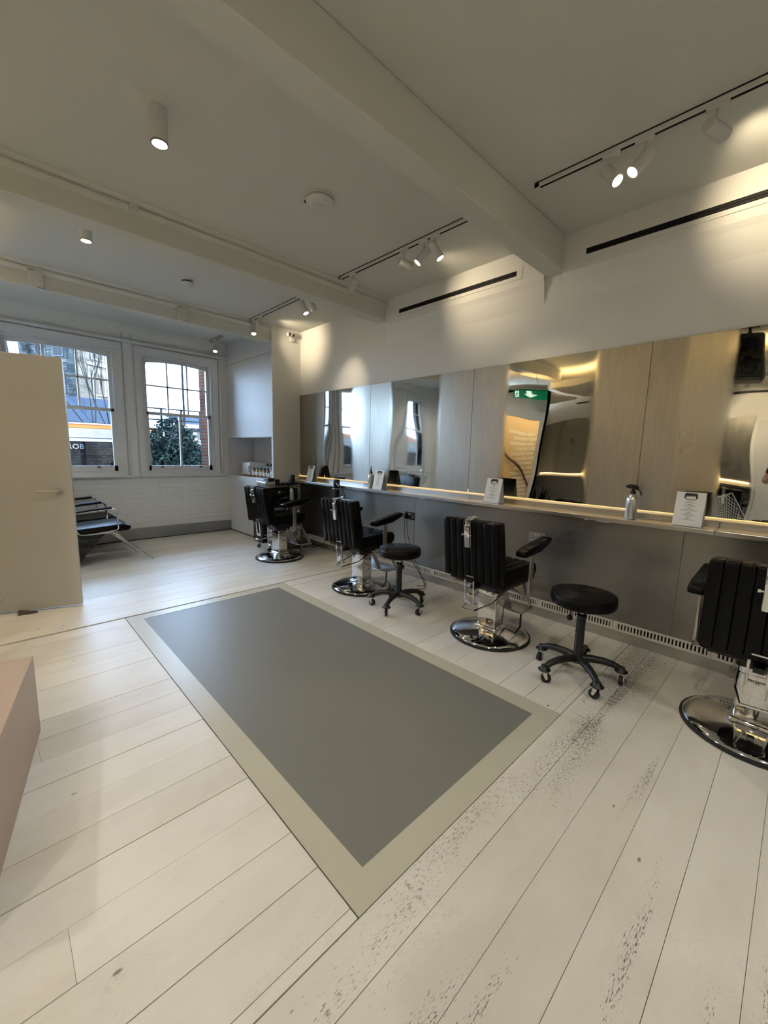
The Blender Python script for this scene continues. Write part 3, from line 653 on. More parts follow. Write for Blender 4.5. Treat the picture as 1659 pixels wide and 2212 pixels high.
# ------------------------------------------------------------------ barber chairs
def barber_chair(label, loc, rz, group):
    t = root('barber_chair', label, 'barber chair', loc, rz, group)
    # local +X = facing the mirror
    part('base_disc', MB().lathe([(0, .012), (.287, .012), (.292, .020), (.284, .030), (.25, .040), (.16, .058), (.10, .070), (0, .072)], 56), CHROME, t)
    part('base_rim', MB().lathe([(0, 0), (.296, 0), (.304, .006), (.303, .017), (.292, .021), (.284, .012), (0, .011)], 56), RUBBER, t)
    cl = MB().box(-.068, .068, -.080, .080, .08, .375, bev=.014, seg=3)
    part('column', cl, CHROME, t)
    part('column_collar', MB().box(-.082, .082, -.094, .094, .050, .088, bev=.017, seg=4), CHROME, t)
    part('yoke', MB().prism([(-.085, .365), (.085, .365), (.15, .462), (-.17, .462)], 'y', -.092, .092, bev=.008), BLACKP, t)
    # seat
    sb = MB().box(-.25, .22, -.235, .235, .455, .545, bev=.028, seg=3)
    part('seat', sb, LEATHER, t)
    for k in range(7):
        y0 = -.225 + k * .0643
        part('seat_channel', MB().box(-.22, .235, y0, y0 + .0635, .528, .585, bev=.018, seg=3), LEATHER, t)
    part('seat_apron', MB().box(.17, .262, -.225, .225, .478, .575, bev=.03, seg=3), LEATHER, t)
    st = MB()
    for k in range(15): st.box(.262, .265, -.19 + k * .026, -.175 + k * .026, .492, .499)
    for k in range(14): st.box(.05 + k * .014, .058 + k * .014, -.2375, -.2350, .468, .474)
    part('stud_trim', st, CHROME, t, 0)
    # backrest: eight upright rolls, a little wider at the foot, leaning back
    lean = R(8); Mb_ = Matrix.Translation((-.245, 0, .515)) @ Matrix.Rotation(-lean, 4, 'Y')
    n = 8
    core = MB().prism([(-.225, 0), (.225, 0), (.212, .42), (-.212, .42)], 'x', -.050, .055, bev=.015); core.xf(Mb_)
    bk_ = part('backrest', core, LEATHER, t)
    for k in range(n):
        w0, w1 = .462 / n, .436 / n; a0, a1 = -.231 + k * w0, -.218 + k * w1
        rb = MB().prism([(a0 - .001, -.01), (a0 + w0 + .001, -.01), (a1 + w1 + .001, .43), (a1 - .001, .43)], 'x', -.065, .0, bev=.014); rb.xf(Mb_)
        part('back_channel', rb, LEATHER, t)
    side = MB()
    # headrest socket: chrome strap over the top and a slim box down the back
    hs = MB().box(-.078, -.064, -.022, .022, .245, .445, bev=.003).box(-.078, .03, -.022, .022, .432, .444, bev=.003).box(-.092, -.076, -.020, .020, .245, .405, bev=.003); hs.xf(Mb_)
    part('headrest_socket', hs, CHROME, t)
    sc_ = MB().cyl((-.086, -.036, .335), (-.086, .036, .335), .005, n=10).cyl((-.086, .030, .335), (-.086, .040, .335), .009, n=12); sc_.xf(Mb_)
    part('clamp_screw', sc_, CHROME, t)
    bd = MB().box(-.070, -.066, -.030, .030, .018, .026); bd.xf(Mb_); part('badge', bd, ALU, t, 0)
    # recline frame hanging under the backrest
    fr = MB().tube([(-.315, -.035, .50), (-.300, -.035, .33), (-.29, -.035, .325), (-.27, -.035, .325)], .006, 8).tube([(-.315, .035, .50), (-.300, .035, .33), (-.29, .035, .325), (-.27, .035, .325)], .006, 8).box(-.305, -.295, -.036, .036, .325, .40, bev=.002)
    part('recline_frame', fr, CHROME, t)
    part('under_frame', MB().box(-.27, -.05, -.02, .02, .425, .45).box(-.20, .18, -.20, .20, .437, .457), BLACKP, t)
    part('pump_handle', MB().tube([(.03, -.085, .355), (-.16, -.10, .315), (-.33, -.055, .29), (-.335, .04, .285), (-.20, .075, .30), (.0, .082, .34)], .006, 8), CHROME, t)
    # arms
    for s in (-1, 1):
        part('arm_post', MB().box(.005, .055, s * .284 - .007, s * .284 + .007, .385, .70, bev=.003), SATIN, t)
        part('arm_bracket', MB().tube([(.03, s * .284, .40), (-.02, s * .284, .385), (-.02, s * .15, .425)], .007, 8), CHROME, t)
        ap = MB().prism([(-.155, .70), (-.150, .738), (-.06, .752), (.24, .795), (.262, .785), (.255, .755), (.10, .705), (-.12, .690)], 'y', s * .284 - .038, s * .284 + .038, bev=.014)
        part('armrest', ap, LEATHER, t)
    # footrest: two chrome straps down from the seat front, tread plate, rubber foot
    for s in (-1, 1):
        part('footrest_strap', MB().prism([(.19, .46), (.225, .46), (.41, .155), (.375, .155)], 'y', s * .13 - .004, s * .13 + .004), SATIN, t, 0)
    part('footrest_tread', MB().box(.22, .415, -.15, .15, .143, .160, bev=.004), SATIN, t)
    part('footrest_link', MB().prism([(.06, .40), (.12, .40), (.25, .16), (.20, .16)], 'y', -.045, .045), SATIN, t, 0)
    for s in (-1,):
        part('rubber_foot', MB().cyl((.24, s * .13, .012), (.24, s * .13, .145), .007, n=10).lathe([(0, 0), (.022, 0), (.024, .006), (.020, .022), (.010, .032), (0, .032)], 14, (.24, s * .13, 0)), RUBBER, t)
    return t
G = 'black leather barber chairs along the mirror'
bc = barber_chair('black ribbed leather barber chair in the middle of the row, beside the nearer stool', (2.705, 1.575, 0), 0, G)
copy_tree(bc, (2.665, 3.065, 0), R(4), 'black ribbed leather barber chair with the farther stool standing at its side')
copy_tree(bc, (2.62, 4.645, 0), R(5), 'farthest black ribbed barber chair, in front of the steel trolley')
copy_tree(bc, (2.715, .040, 0), R(-1), 'black leather barber chair cut off by the right edge of the picture')
bo = copy_tree(bc, (-2.30, 2.75, 0), R(180), 'black barber chair at the opposite counter, reflected in the middle of the mirror'); bo['group'] = 'reflected barber chairs at the opposite counter'
bo = copy_tree(bc, (-2.30, 1.0, 0), R(175), 'black barber chair at the opposite counter, reflected behind the wire chair'); bo['group'] = 'reflected barber chairs at the opposite counter'

# ------------------------------------------------------------------ rolling stools
def stool(label, loc, rz, lever):
    t = root('rolling_stool', label, 'stool', loc, rz, 'round black rolling stools')
    part('seat', MB().lathe([(0, .478), (.165, .478), (.182, .486), (.188, .500), (.188, .535), (.180, .550), (.165, .557), (0, .558)], 44), LEATHER, t)
    part('piping', MB().tube([(.183 * math.cos(a), .183 * math.sin(a), .549) for a in [i * math.pi / 24 for i in range(48)]], .0035, 6, True), LEATHER, t)
    part('seat_plate', MB().cyl((0, 0, .466), (0, 0, .480), .09, n=20), BLACKP, t)
    part('piston', MB().cyl((0, 0, .38), (0, 0, .468), .014, n=16), CHROME, t)
    part('column', MB().lathe([(0, .10), (.034, .10), (.034, .13), (.027, .15), (.027, .405), (.030, .41), (.022, .418), (0, .418)], 20), BLACKP, t)
    lv = part('lever', MB().tube([(.01, 0, .455), (.05, .05, .45), (.075, .075, .425), (.08, .08, .36)], .004, 8), BLACKP, t)
    part('lever_knob', MB().sph((.082, .082, .345), .019, (1, 1, 1.1), 12), BLACKP, lv)
    for k in range(5):
        a = rz * 0 + k * 2 * math.pi / 5; ca, sa = math.cos(a), math.sin(a)
        Mr = Matrix.Rotation(a, 4, 'Z')
        pts = [(.02, .125), (.08, .133), (.15, .130), (.205, .118), (.245, .098)]
        lg = MB().tube([(x, 0, z) for x, z in pts], [.026, .024, .022, .020, .018], 10); lg.xf(Mr); part('leg', lg, BLACKP, t)
        bp_ = MB().lathe([(0, .078), (.034, .078), (.038, .084), (.024, .094), (.018, .112), (0, .116)], 18, (.25, 0, 0)); bp_.xf(Mr); part('bumper', bp_, BLACKP, t)
        cs_ = part('caster', MB().prism([(-.012, .078), (.014, .078), (.022, .028), (.010, .022), (-.006, .05)], 'y', -.017, -.013).prism([(-.012, .078), (.014, .078), (.022, .028), (.010, .022), (-.006, .05)], 'y', .013, .017).xf(Matrix.Translation((.25 * ca, .25 * sa, 0)) @ Matrix.Rotation(a + .6 + k, 4, 'Z')), CHROME, t, 0)
        wh = MB().cyl((.014, -.011, .029), (.014, .011, .029), .029, n=22).cyl((.014, -.0125, .029), (.014, .0125, .029), .016, n=14)
        wh.xf(Matrix.Translation((.25 * ca, .25 * sa, 0)) @ Matrix.Rotation(a + .6 + k, 4, 'Z')); part('wheel', wh, RUBBER, cs_)
    return t
s1 = stool('round black stool on five casters in front of the steel wall, nearer one', (2.585, .87, 0), R(10), True)
copy_tree(s1, (2.56, 2.43, 0), R(-16), 'round black stool on casters beside the second farthest barber chair')

# ------------------------------------------------------------------ trolley
tr = root('steel_trolley', 'steel tool trolley on casters with black drawers and an open lower shelf beside the pillar', 'trolley', (2.66, 4.995, 0))
for x in (0, .46):
    for yy in (0, .30):
        part('post', MB().tube([(x, yy, .075), (x, yy, .90)], .009, 8), CHROME, tr)
        c_ = part('caster', MB().box(x - .012, x + .012, yy - .016, yy + .016, .045, .078), CHROME, tr)
        part('wheel', MB().cyl((x, yy - .010, .028), (x, yy + .010, .028), .028, n=18), GREYP, c_)
for i, z in enumerate((.13, .36, .88)): part('shelf', MB().box(-.012, .472, -.012, .312, z, z + .018, bev=.003), SATIN, tr, 0)
for i in range(3):
    d = part('drawer', MB().box(.02, .45, .0, .29, .60 + i * .088, .68 + i * .088, bev=.004), BLACKP, tr); part('handle', MB().tube([(.16, -.012, .642 + i * .088), (.30, -.012, .642 + i * .088)], .004, 6), CHROME, d)
part('push_rail', MB().tube([(0, 0, .83), (-.03, -.03, .84), (-.03, .33, .84), (0, .3, .83)], .007, 8), CHROME, tr)
part('side_bin', MB().box(-.09, -.012, .02, .28, .12, .52, bev=.01), BLACKP, tr)
part('top_box', MB().box(-.03, .11, .02, .28, .90, .955, bev=.003), SATIN, tr)
def small(name, label, cat, mb, m, loc, group=None): return thing(name, mb, m, label, cat, group, loc)
small('tool_box', 'flat black case lying on the trolley top', 'case', MB().box(-.05, .05, -.07, .07, 0, .045, bev=.006), BLACKP, (2.74, 5.12, .956))
small('brush_pot', 'small black round pot on the trolley top beside the flat case', 'pot', MB().lathe([(0, 0), (.03, 0), (.032, .08), (.026, .085), (.026, .02), (0, .02)], 16), BLACKP, (2.82, 5.04, .899))
small('tall_brush', 'tall black bristled brush standing at the right end of the trolley', 'brush', MB().lathe([(0, 0), (.026, 0), (.026, .05), (.036, .055), (.038, .12), (.034, .145), (0, .15)], 18), BLACKP, (3.06, 5.05, .899))
for i in range(4):
    t = root('hair_clipper', ['black hair clipper nearest the round pot', 'second black hair clipper from the pot', 'third black hair clipper from the pot', 'black hair clipper next to the tall brush'][i], 'clipper', (2.88 + i * .042, 5.12, .899), R(4), 'clippers lying across the trolley top')
    part('body', MB().box(-.018, .018, -.09, .06, .0, .036, bev=.010, seg=3), BLACKP, t); part('blade', MB().box(-.016, .016, .058, .082, .008, .020, bev=.002, seg=1), CHROME, t)
tt = root('hanging_spray_bottle', 'aluminium spray bottle hung upright on the near side of the trolley', 'spray bottle', (2.98, 4.935, .70))
part('body', MB().lathe([(0, 0), (.030, 0), (.032, .005), (.032, .13), (.026, .15), (.012, .165), (0, .165)], 20), ALU, tt); part('spray_head', MB().lathe([(0, .165), (.014, .165), (.012, .19), (0, .195)], 12).box(-.01, .01, -.012, .035, .185, .205, bev=.003), BLACKP, tt)
part('hook', MB().tube([(0, .032, .15), (0, .042, .16), (0, .042, .18)], .003, 6), CHROME, tt)
small('folded_towels', 'small pile of black and white folded cloths on the trolley lower shelf', 'towels', MB().box(.05, .40, .03, .27, 0, .03, bev=.012).box(.07, .39, .04, .26, .031, .055, bev=.010), PAPER, (2.66, 4.995, .379))
small('price_tag', 'tiny white tag on the trolley drawer front', 'tag', MB().box(0, .03, -.0015, 0, 0, .026), PAPER, (2.80, 4.982, .80))

# ------------------------------------------------------------------ ceiling fixtures
def track(label, y0, y1, x=2.61):
    t = root('light_track', label, 'light track', (x, (y0 + y1) / 2, HC if x > 0 else 2.76), 0, 'white spotlight tracks'); L = (y1 - y0) / 2
    part('rail', MB().box(-.018, -.010, -L, L, -.030, 0).box(.010, .018, -L, L, -.030, 0).box(-.018, .018, -L, L, -.008, 0).box(-.018, .018, -L, -L + .03, -.032, 0).box(-.018, .018, L - .03, L, -.032, 0), LAMPW, t, 0)
    part('groove_and_shadow', MB().box(-.0055, .0055, -L + .03, L - .03, -.0302, -.008).box(-.0185, -.018, -L, L, -.008, -.0005), DARK, t, 0)  # rail slot, plus a dark side strip drawn as a shadow line
track('white light track nearest the camera, running out at the right edge', -1.2, 1.40)
track('white light track between the two nearest beams, in front of the wall', 1.68, 3.40)
track('white light track in the third ceiling bay, ending near the far beam', 3.69, 5.30)
track('very short light track above the narrower window', 6.36, 6.80, 2.66)
track('light track along the opposite wall seen in the mirror', .4, 3.3, -2.15)
def spotlight(label, y, aim, lit=True, x=2.61, watts=45, ang=46, light=True, group='white track spotlights', stem=.085):
    zt = HC if x > 0 else 2.76; t = root('track_spotlight', label, 'spotlight', (x, y, zt), 0, group)
    part('adapter', MB().box(-.014, .014, -.045, .045, -.044, -.020, bev=.003), LAMPW, t)
    part('stem', MB().cyl((0, 0, -.04), (0, 0, -.04 - stem), .006, n=10), LAMPW, t)
    d = Vector(aim).normalized(); c = Vector((0, 0, -.045 - stem))
    a = c - d * .055; b = c + d * .075; r = .032
    q = d.to_track_quat('Z', 'Y').to_matrix().to_4x4(); M = Matrix.Translation(a) @ q
    part('housing', MB().lathe([(0, 0), (r - .003, 0), (r, .003), (r, .130), (r - .004, .130), (r - .005, .112), (0, .112)], 24, M=M), LAMPW, t)
    ln = part('lens', MB().lathe([(0, .1285 if lit else .116), (r - .006, .1285 if lit else .116), (r - .006, .113), (0, .113)], 20, M=M), LENS if lit else GREYP, t)
    if light: spot('spot_beam', Vector((x, y, zt)) + b + d * .012, d, watts, ang)
    return t
spotlight('lit spotlight on the nearest track, lens turned down towards the floor', .96, (-.15, -.62, -.75), True, watts=30, ang=70)
spotlight('lit slim spotlight on the nearest track, tilted away beside the first', .80, (-.45, .50, -.80), True, watts=30, ang=70)
spotlight('horizontal spotlight on the nearest track aimed at the wall', .50, (.93, -.36, -.06), False, watts=15, ang=88)
spotlight('tilted spotlight at the far end of the middle track', 3.20, (-.35, .30, -.85), False, light=False)
spotlight('horizontal spotlight on the middle track pointing at the wall', 2.53, (.97, -.22, -.10), False, watts=0, light=False)
spotlight('tilted spotlight on the middle track beside the lit one', 2.32, (-.45, .45, -.78), True, watts=18, ang=70)
spotlight('brightly lit spotlight on the middle track facing the camera', 2.20, (.30, -.42, -.80), True, watts=22, ang=66)
spotlight('brightly lit spotlight just behind the second beam', 4.05, (.22, -.35, -.9), True, watts=20, ang=66)
spotlight('small spotlight partly hidden behind the second beam', 3.90, (.6, .2, -.6), True, watts=16)
spotlight('lit spotlight hanging at the far end of the third track', 5.24, (-.1, -.35, -.93), True, watts=16)
spotlight('horizontal spotlight near the far end of the third track aimed at the corner wall', 5.02, (.98, .05, -.10), False, watts=16, ang=84)
spotlight('lone lit spotlight above the narrower window', 6.62, (-.15, -.35, -.9), True, x=2.66, watts=14)
spot('wall_wash', (2.74, 2.50, 2.94), (.95, -.42, -.18), 8, 92)
for i, yy in enumerate((.9, 1.1, 2.2, 2.9)):
    spotlight(['reflected spotlight of the opposite track, nearest the speaker', 'reflected spotlight beside it on the opposite track', 'reflected spotlight near the slot vent', 'reflected spotlight at the exit sign end'][i], yy, (-.75, -.2, -.5), True, x=-2.15, watts=30, ang=85, group='spotlights of the opposite track')
def downlight(label, x, y, L, watts, zc=HC):
    t = root('cylinder_downlight', label, 'downlight', (x, y, zc), 0, 'white cylinder downlights')
    r = .040
    part('housing', MB().lathe([(0, 0), (r, 0), (r, -L), (r - .004, -L), (r - .006, -L + .012), (0, -L + .02)], 30), LAMPW, t)
    part('trim_ring', MB().lathe([(r - .007, -L + .012), (r - .003, -L - .001), (r + .001, -L - .001), (r + .001, -L + .006)], 30), GREYP, t)
    part('lens', MB().lathe([(0, -L + .006), (r - .012, -L + .006), (r - .012, -L + .012), (0, -L + .012)], 20), LENS2, t)
    spot('down_beam', (x, y, zc - L - .004), (0, 0, -1), watts * .8, 150, (1, .96, .86), .8, .04)
downlight('long white cylinder downlight hanging in the nearer ceiling bay', .752, 2.49, .165, 28)
downlight('short white cylinder downlight in the ceiling bay near the windows', .676, 4.12, .115, 45)
downlight('added unseen cylinder downlight above the wash chairs, brightening the window wall', -.9, 5.95, .115, 55)  # lamp added out of sight to brighten the brick under the windows
downlight('unseen cylinder downlight added as fill light over the spot behind the camera', .75, .35, .165, 52)  # out-of-frame lamp added as fill for the near floor
downlight('unseen cylinder downlight added as fill light towards the opposite counter', -1.5, 2.2, .165, 60, 2.76)  # out-of-frame lamp added to lift the opposite side
downlight('unseen cylinder downlight added as fill light at the front of the room', 1.3, -.9, .165, 52)  # out-of-frame lamp added as fill at the room front
downlight('unseen cylinder downlight added as fill light above the opposite seats', -1.5, .2, .165, 60, 2.76)  # second out-of-frame lamp added to lift the opposite side
def det(label, x, y, r, dark):
    t = root('smoke_detector', label, 'smoke detector', (x, y, HC))
    part('base', MB().lathe([(0, 0), (r, 0), (r, -.018), (0, -.018)], 32), WPLAST, t)
    if dark: part('sensor_gap', MB().lathe([(0, -.018), (r * .85, -.018), (r * .85, -.032), (0, -.032)], 32), BLACKP, t)
    z0 = -.032 if dark else -.022
    part('cover', MB().lathe([(0, z0), (r * .95, z0), (r * .98, z0 - .008), (r * .7, z0 - .032), (r * .5, z0 - .036), (0, z0 - .036)], 32), WPLAST, t)
    if not dark:
        part('mount_gap', MB().box(-r * .75, -r * .35, r * .55, r * .80, -.03, -.016), DARK, t, 0); part('mark', MB().box(-.012, .012, -.03, -.028, z0 - .0365, z0 - .030), INK, t, 0)
det('large round white smoke detector in the nearer ceiling bay', 1.745, 2.50, .098, False)
det('small round white detector with dark ring in the far ceiling bay', 1.586, 4.60, .060, True)
thing('sensor_box', MB().box(-.03, .03, -.035, 0, -.03, .03, bev=.005), WPLAST, 'small white box on the near face of the second beam', 'box', loc=(.86, 3.50, 3.035))
for i, x in enumerate((.45, 1.77)):
    t = root('beam_cover_plate', ['white cover plate on the far beam above the wider window', 'white cover plate on the far beam above the narrower window'][i], 'plate', (x, 5.345, 2.862), 0, 'cover plates on the far beam')
    part('plate', MB().box(-.055, .055, -.030, -.0005, .0, .155, bev=.004), CEIL, t); part('slot', MB().box(-.055, .0, -.0315, -.030, .150, .154), DARK, t, 0); part('slot', MB().box(.0, .055, -.0315, -.030, .002, .006), DARK, t, 0)
cc = root('security_camera', 'small white security camera with black face on the cream pillar', 'camera', (3.2, YC - .013, 2.975))
part('junction_box', MB().box(-.01, .055, -.035, 0, -.065, .015, bev=.005), WPLAST, cc)
part('arm', MB().tube([(.01, -.03, 0), (-.01, -.06, .01)], .010, 8), WPLAST, cc)
part('housing', MB().box(-.085, .0, -.085, -.045, -.012, .035, bev=.012, seg=3), WPLAST, cc)
part('lens', MB().box(-.062, -.035, -.0865, -.083, -.008, .031, bev=.003).cyl((.01, -.088, .01), (.01, -.05, .01), .018), BLACKP, cc)

# ------------------------------------------------------------------ door leaf standing open
hx, hy = -.345, 4.50; ex, ey = .472, 4.238
ang = math.atan2(ey - hy, ex - hx); DL = math.hypot(ex - hx, ey - hy)
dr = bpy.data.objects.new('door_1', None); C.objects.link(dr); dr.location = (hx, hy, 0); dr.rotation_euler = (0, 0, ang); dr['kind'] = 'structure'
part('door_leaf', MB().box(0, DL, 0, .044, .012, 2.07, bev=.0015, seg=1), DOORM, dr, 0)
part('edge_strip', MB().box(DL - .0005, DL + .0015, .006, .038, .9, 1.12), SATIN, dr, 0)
hz = 1.003; hxl = DL - .085
hn = MB().cyl((hxl, 0, hz), (hxl, -.009, hz), .026, n=24).cyl((hxl, -.006, hz), (hxl, -.05, hz), .010, n=14)
part('door_handle', hn.tube([(hxl, -.046, hz), (hxl - .02, -.050, hz), (hxl - .145, -.050, hz)], .009, 10), SATIN, dr)
struct('door_2', MB().box(XL + .001, XL + .045, .0, .66, 0, 2.1, bev=.002, seg=1), TRIM)
struct('baseboard_front', MB().box(XL, XW, YF, YF + .02, 0, .12), TRIM)
wg = thing('door_wedge', MB().prism([(0, 0), (.12, 0), (.12, .008), (.0, .035)], 'y', -.022, .022, bev=.003), mat('brown_rubber', (.10, .075, .055), .6, var=.2), 'brown rubber wedge on the floor under the open door', 'door stop', loc=(.06, 4.31, .0), rz=ang + R(8))

# plinth at the left edge of the picture
pb = thing('low_plinth', MB().box(-.7, 0, -1.05, 0, 0, .385, bev=.002, seg=1), PINK, 'blush beige low block with sharp edges at the left edge', 'plinth', loc=(.069, 2.445, 0), rz=R(-11), smooth=0)

# ------------------------------------------------------------------ backwash chairs behind the door
def backwash(label, y):
    t = root('backwash_chair', label, 'salon chair', (.1, y, 0), 0, 'black backwash chairs with basins')
    part('body', MB().prism([(.30, 0), (.50, .0), (.72, .30), (.80, .36), (.78, .40), (.45, .40), (.15, .34), (-.05, .0)], 'y', .08, .52, bev=.01), BLACKP, t)
    part('seat', MB().prism([(.42, .385), (1.02, .385), (1.06, .41), (1.05, .45), (.98, .475), (.50, .445), (.42, .43)], 'y', .03, .57, bev=.022), LEATHER, t)
    part('side_plate', MB().box(.62, .84, .018, .026, .375, .39), SATIN, t, 0)
    part('backrest', MB().prism([(.42, .42), (.50, .44), (.30, .90), (.20, .88)], 'y', .05, .55, bev=.02), LEATHER, t)
    for s, yy in ((0, .0), (1, .60)):
        ar = part('arm_loop', MB().tube([(.42, yy, .62), (.62, yy, .648), (.86, yy, .665), (.895, yy, .655), (.91, yy, .62), (.915, yy, .43), (.90, yy, .41), (.62, yy, .385), (.55, yy, .39), (.42, yy, .55)], .0075, 8), CHROME, t)
        part('arm_pad', MB().tube([(.45, yy, .635), (.65, yy, .660), (.86, yy, .677)], .014, 8), LEATHER, ar)
    part('wire_leg', MB().tube([(.85, .05, .39), (1.255, -.015, .012), (1.262, -.005, .008), (1.262, .10, .008), (1.25, .12, .012), (.82, .17, .39)], .0065, 8), CHROME, t)
    part('wire_leg', MB().tube([(.90, .20, .39), (1.20, .42, .012), (1.205, .44, .010), (1.205, .52, .010), (1.19, .53, .015), (.86, .50, .39)], .0055, 8), CHROME, t)
    bs = MB(); n = 28; prof = []
    rings = []
    for r, z in ((.05, .72), (.16, .735), (.235, .82), (.265, .93), (.275, .945), (.25, .94), (.215, .84), (.14, .775), (0, .765)): prof.append((r, z))
    bs.lathe([(0, .72)] + prof, 32); bs.xf(Matrix.Translation((.05, .30, 0)) @ Matrix.Diagonal((1.15, .95, 1, 1)))
    bb = part('basin', bs, CERAM, t); part('neck_rest', MB().box(.31, .36, .20, .40, .88, .945, bev=.02, seg=3), RUBBER, bb)
    part('pedestal', MB().box(-.12, .20, .12, .48, 0, .74, bev=.02), CERAM, t)
    part('tap', MB().tube([(-.22, .30, .93), (-.22, .30, 1.02), (-.16, .30, 1.05), (-.10, .30, 1.01)], .012, 8), CHROME, t)
    return t
b1 = backwash('black reclining wash chair with chrome arm loops nearest the open door', 5.52)
copy_tree(b1, (.1, 6.19, 0), 0, 'second black wash chair beyond it, against the window wall')

# ------------------------------------------------------------------ opposite side, seen in the mirror
om = root('opposite_mirror', 'polished steel mirror sheets on the opposite wall, visible only as a reflection', 'mirror', (0, 0, 0))
for a, b in ((4.7, 3.5), (3.5, 2.1), (2.1, .72)): part('mirror_panel', MB().box(XL + .0005, XL + .012, b + .0015, a - .0015, 1.02, 2.186), MIRROR, om, 0)
oc = root('opposite_counter', 'steel shelf counter on the opposite wall, visible only as a reflection', 'counter', (0, 0, 0))
part('shelf', MB().box(XL, XL + .22, .72, 4.5, .932, .962, bev=.003), STEEL, oc, 0); part('lower_cladding', MB().box(XL + .0005, XL + .012, .72, 4.7, .05, .931), PANEL, oc, 0)
part('light_strip', MB().box(XL + .012, XL + .02, .75, 4.5, 1.0, 1.012), LED, oc, 0)
# exit sign hung from the ceiling
ex_ = root('exit_sign', 'hanging green exit sign with running figure and down arrow, seen in the mirror', 'sign', (-.12, 3.50, 2.47))
part('plate', MB().box(-.004, .004, -.20, .20, -.075, .075), GREEN, ex_, 0)
part('gear_box', MB().box(-.02, .02, -.20, .20, .10, .135, bev=.003), WPLAST, ex_)
for q in (-.12, .12): part('wire', MB().cyl((0, q, .07), (0, q, .60), .0015, n=6), CHROME, ex_)
for s in (1,):
    # characters face the mirror (+X); mirrored reading handled by reflection as in the photograph
    X = .0045
    part('arrow', MB().prism([(-.02, .055), (.02, .055), (.02, .0), (.05, .0), (.0, -.055), (-.05, .0), (-.02, .0)], 'x', X, X + .002).xf(Matrix.Translation((0, -.05, 0))), SIGNW, ex_, 0)
    part('door_panel', MB().box(X, X + .002, .085, .165, -.06, .06), SIGNW, ex_, 0)
    part('running_figure', MB().sph((X + .002, .118, .040), .011, (.3, 1, 1), 10).tube([(X + .003, .120, .025), (X + .003, .130, -.012)], .010, 6).tube([(X + .003, .130, -.01), (X + .003, .110, -.03), (X + .003, .115, -.055)], .006, 6).tube([(X + .003, .130, -.01), (X + .003, .145, -.03), (X + .003, .162, -.035)], .006, 6).tube([(X + .003, .120, .020), (X + .003, .102, .008), (X + .003, .092, .018)], .005, 6).tube([(X + .003, .122, .020), (X + .003, .140, .010), (X + .003, .150, -.004)], .005, 6), GREEN, ex_)
# loudspeaker hung from the ceiling
sp_ = root('ceiling_speaker', 'grey two-way loudspeaker hung from the ceiling, seen in the mirror top corner', 'speaker', (-.37, .70, 2.66), R(-8))
cb = MB().box(-.22, .17, -.20, .20, -.27, .30, bev=.05, seg=3); part('cabinet', cb, mat('speaker_grey', (.10, .092, .080), .5, var=.1), sp_)
part('baffle', MB().box(.165, .178, -.165, .165, -.235, .265, bev=.01), mat('speaker_baffle', (.045, .042, .038), .5, var=.1), sp_)
part('tweeter_horn', MB().prism([(-.115, .06), (-.10, .03), (.10, .03), (.115, .06), (.115, .20), (.10, .225), (-.10, .225), (-.115, .20)], 'x', .1785, .182), BLACKP, sp_, 0)
part('woofer', MB().lathe([(0, .01), (.03, .012), (.04, .004), (.085, .012), (.095, .018), (.10, .004), (.10, 0), (0, 0)], 32, M=Matrix.Translation((.178, 0, -.11)) @ Matrix.Rotation(R(90), 4, 'Y')), BLACKP, sp_)
part('bracket', MB().cyl((0, 0, .29), (0, 0, .405), .02).box(-.03, .03, -.03, .03, .30, .33).box(-.06, .06, -.13, .13, .400, .412), BLACKP, sp_)
# white wire lounge chair
wc = root('wire_chair', 'white wire mesh lounge chair seen in the mirror below the right-hand menu', 'chair', (-1.15, .78, 0), R(-60))
wm = MB(); cw = mat('white_wire', (.72, .74, .72), .4, var=.02)
def wp(u, v):   # u -1..1 across, v 0..1 front to top
    x = .42 - .62 * v ** .8 - .10 * v * v + .1 * u * u * v; yv = .36 * u * (1 - .25 * v * v); zv = .42 + .06 * (1 - v) - .10 * math.sin(v * 3.1) + .46 * max(0, v - .35) ** 1.1 * 1.5 + .12 * abs(u) ** 2.2 - .10 * u * u * max(0, v - .5); return (x, yv, zv)
N = 15
for i in range(-N, N + 1):
    for sgn in (1, -1):
        pts = []
        for k in range(13):
            v = k / 12; u = sgn * (v * 1.6 - .8) + i / N * 1.6
            if -1 <= u <= 1: pts.append(wp(u, v))
        if len(pts) > 1: wm.tube(pts, .0024, 4)
part('mesh_shell', wm, cw, wc)
part('rim', MB().tube([wp(-1 + 2 * i / 10, 1) for i in range(11)] + [wp(1, 1 - i / 12) for i in range(1, 13)] + [wp(1 - 2 * i / 10, 0) for i in range(1, 11)] + [wp(-1, i / 12) for i in range(1, 12)], .005, 6, True), cw, wc)
for s in (-1, 1): part('leg_frame', MB().tube([(.30, s * .24, .42), (.30, s * .27, .01), (-.25, s * .27, .01), (-.12, s * .22, .42), (.30, s * .24, .40)], .006, 6), cw, wc)
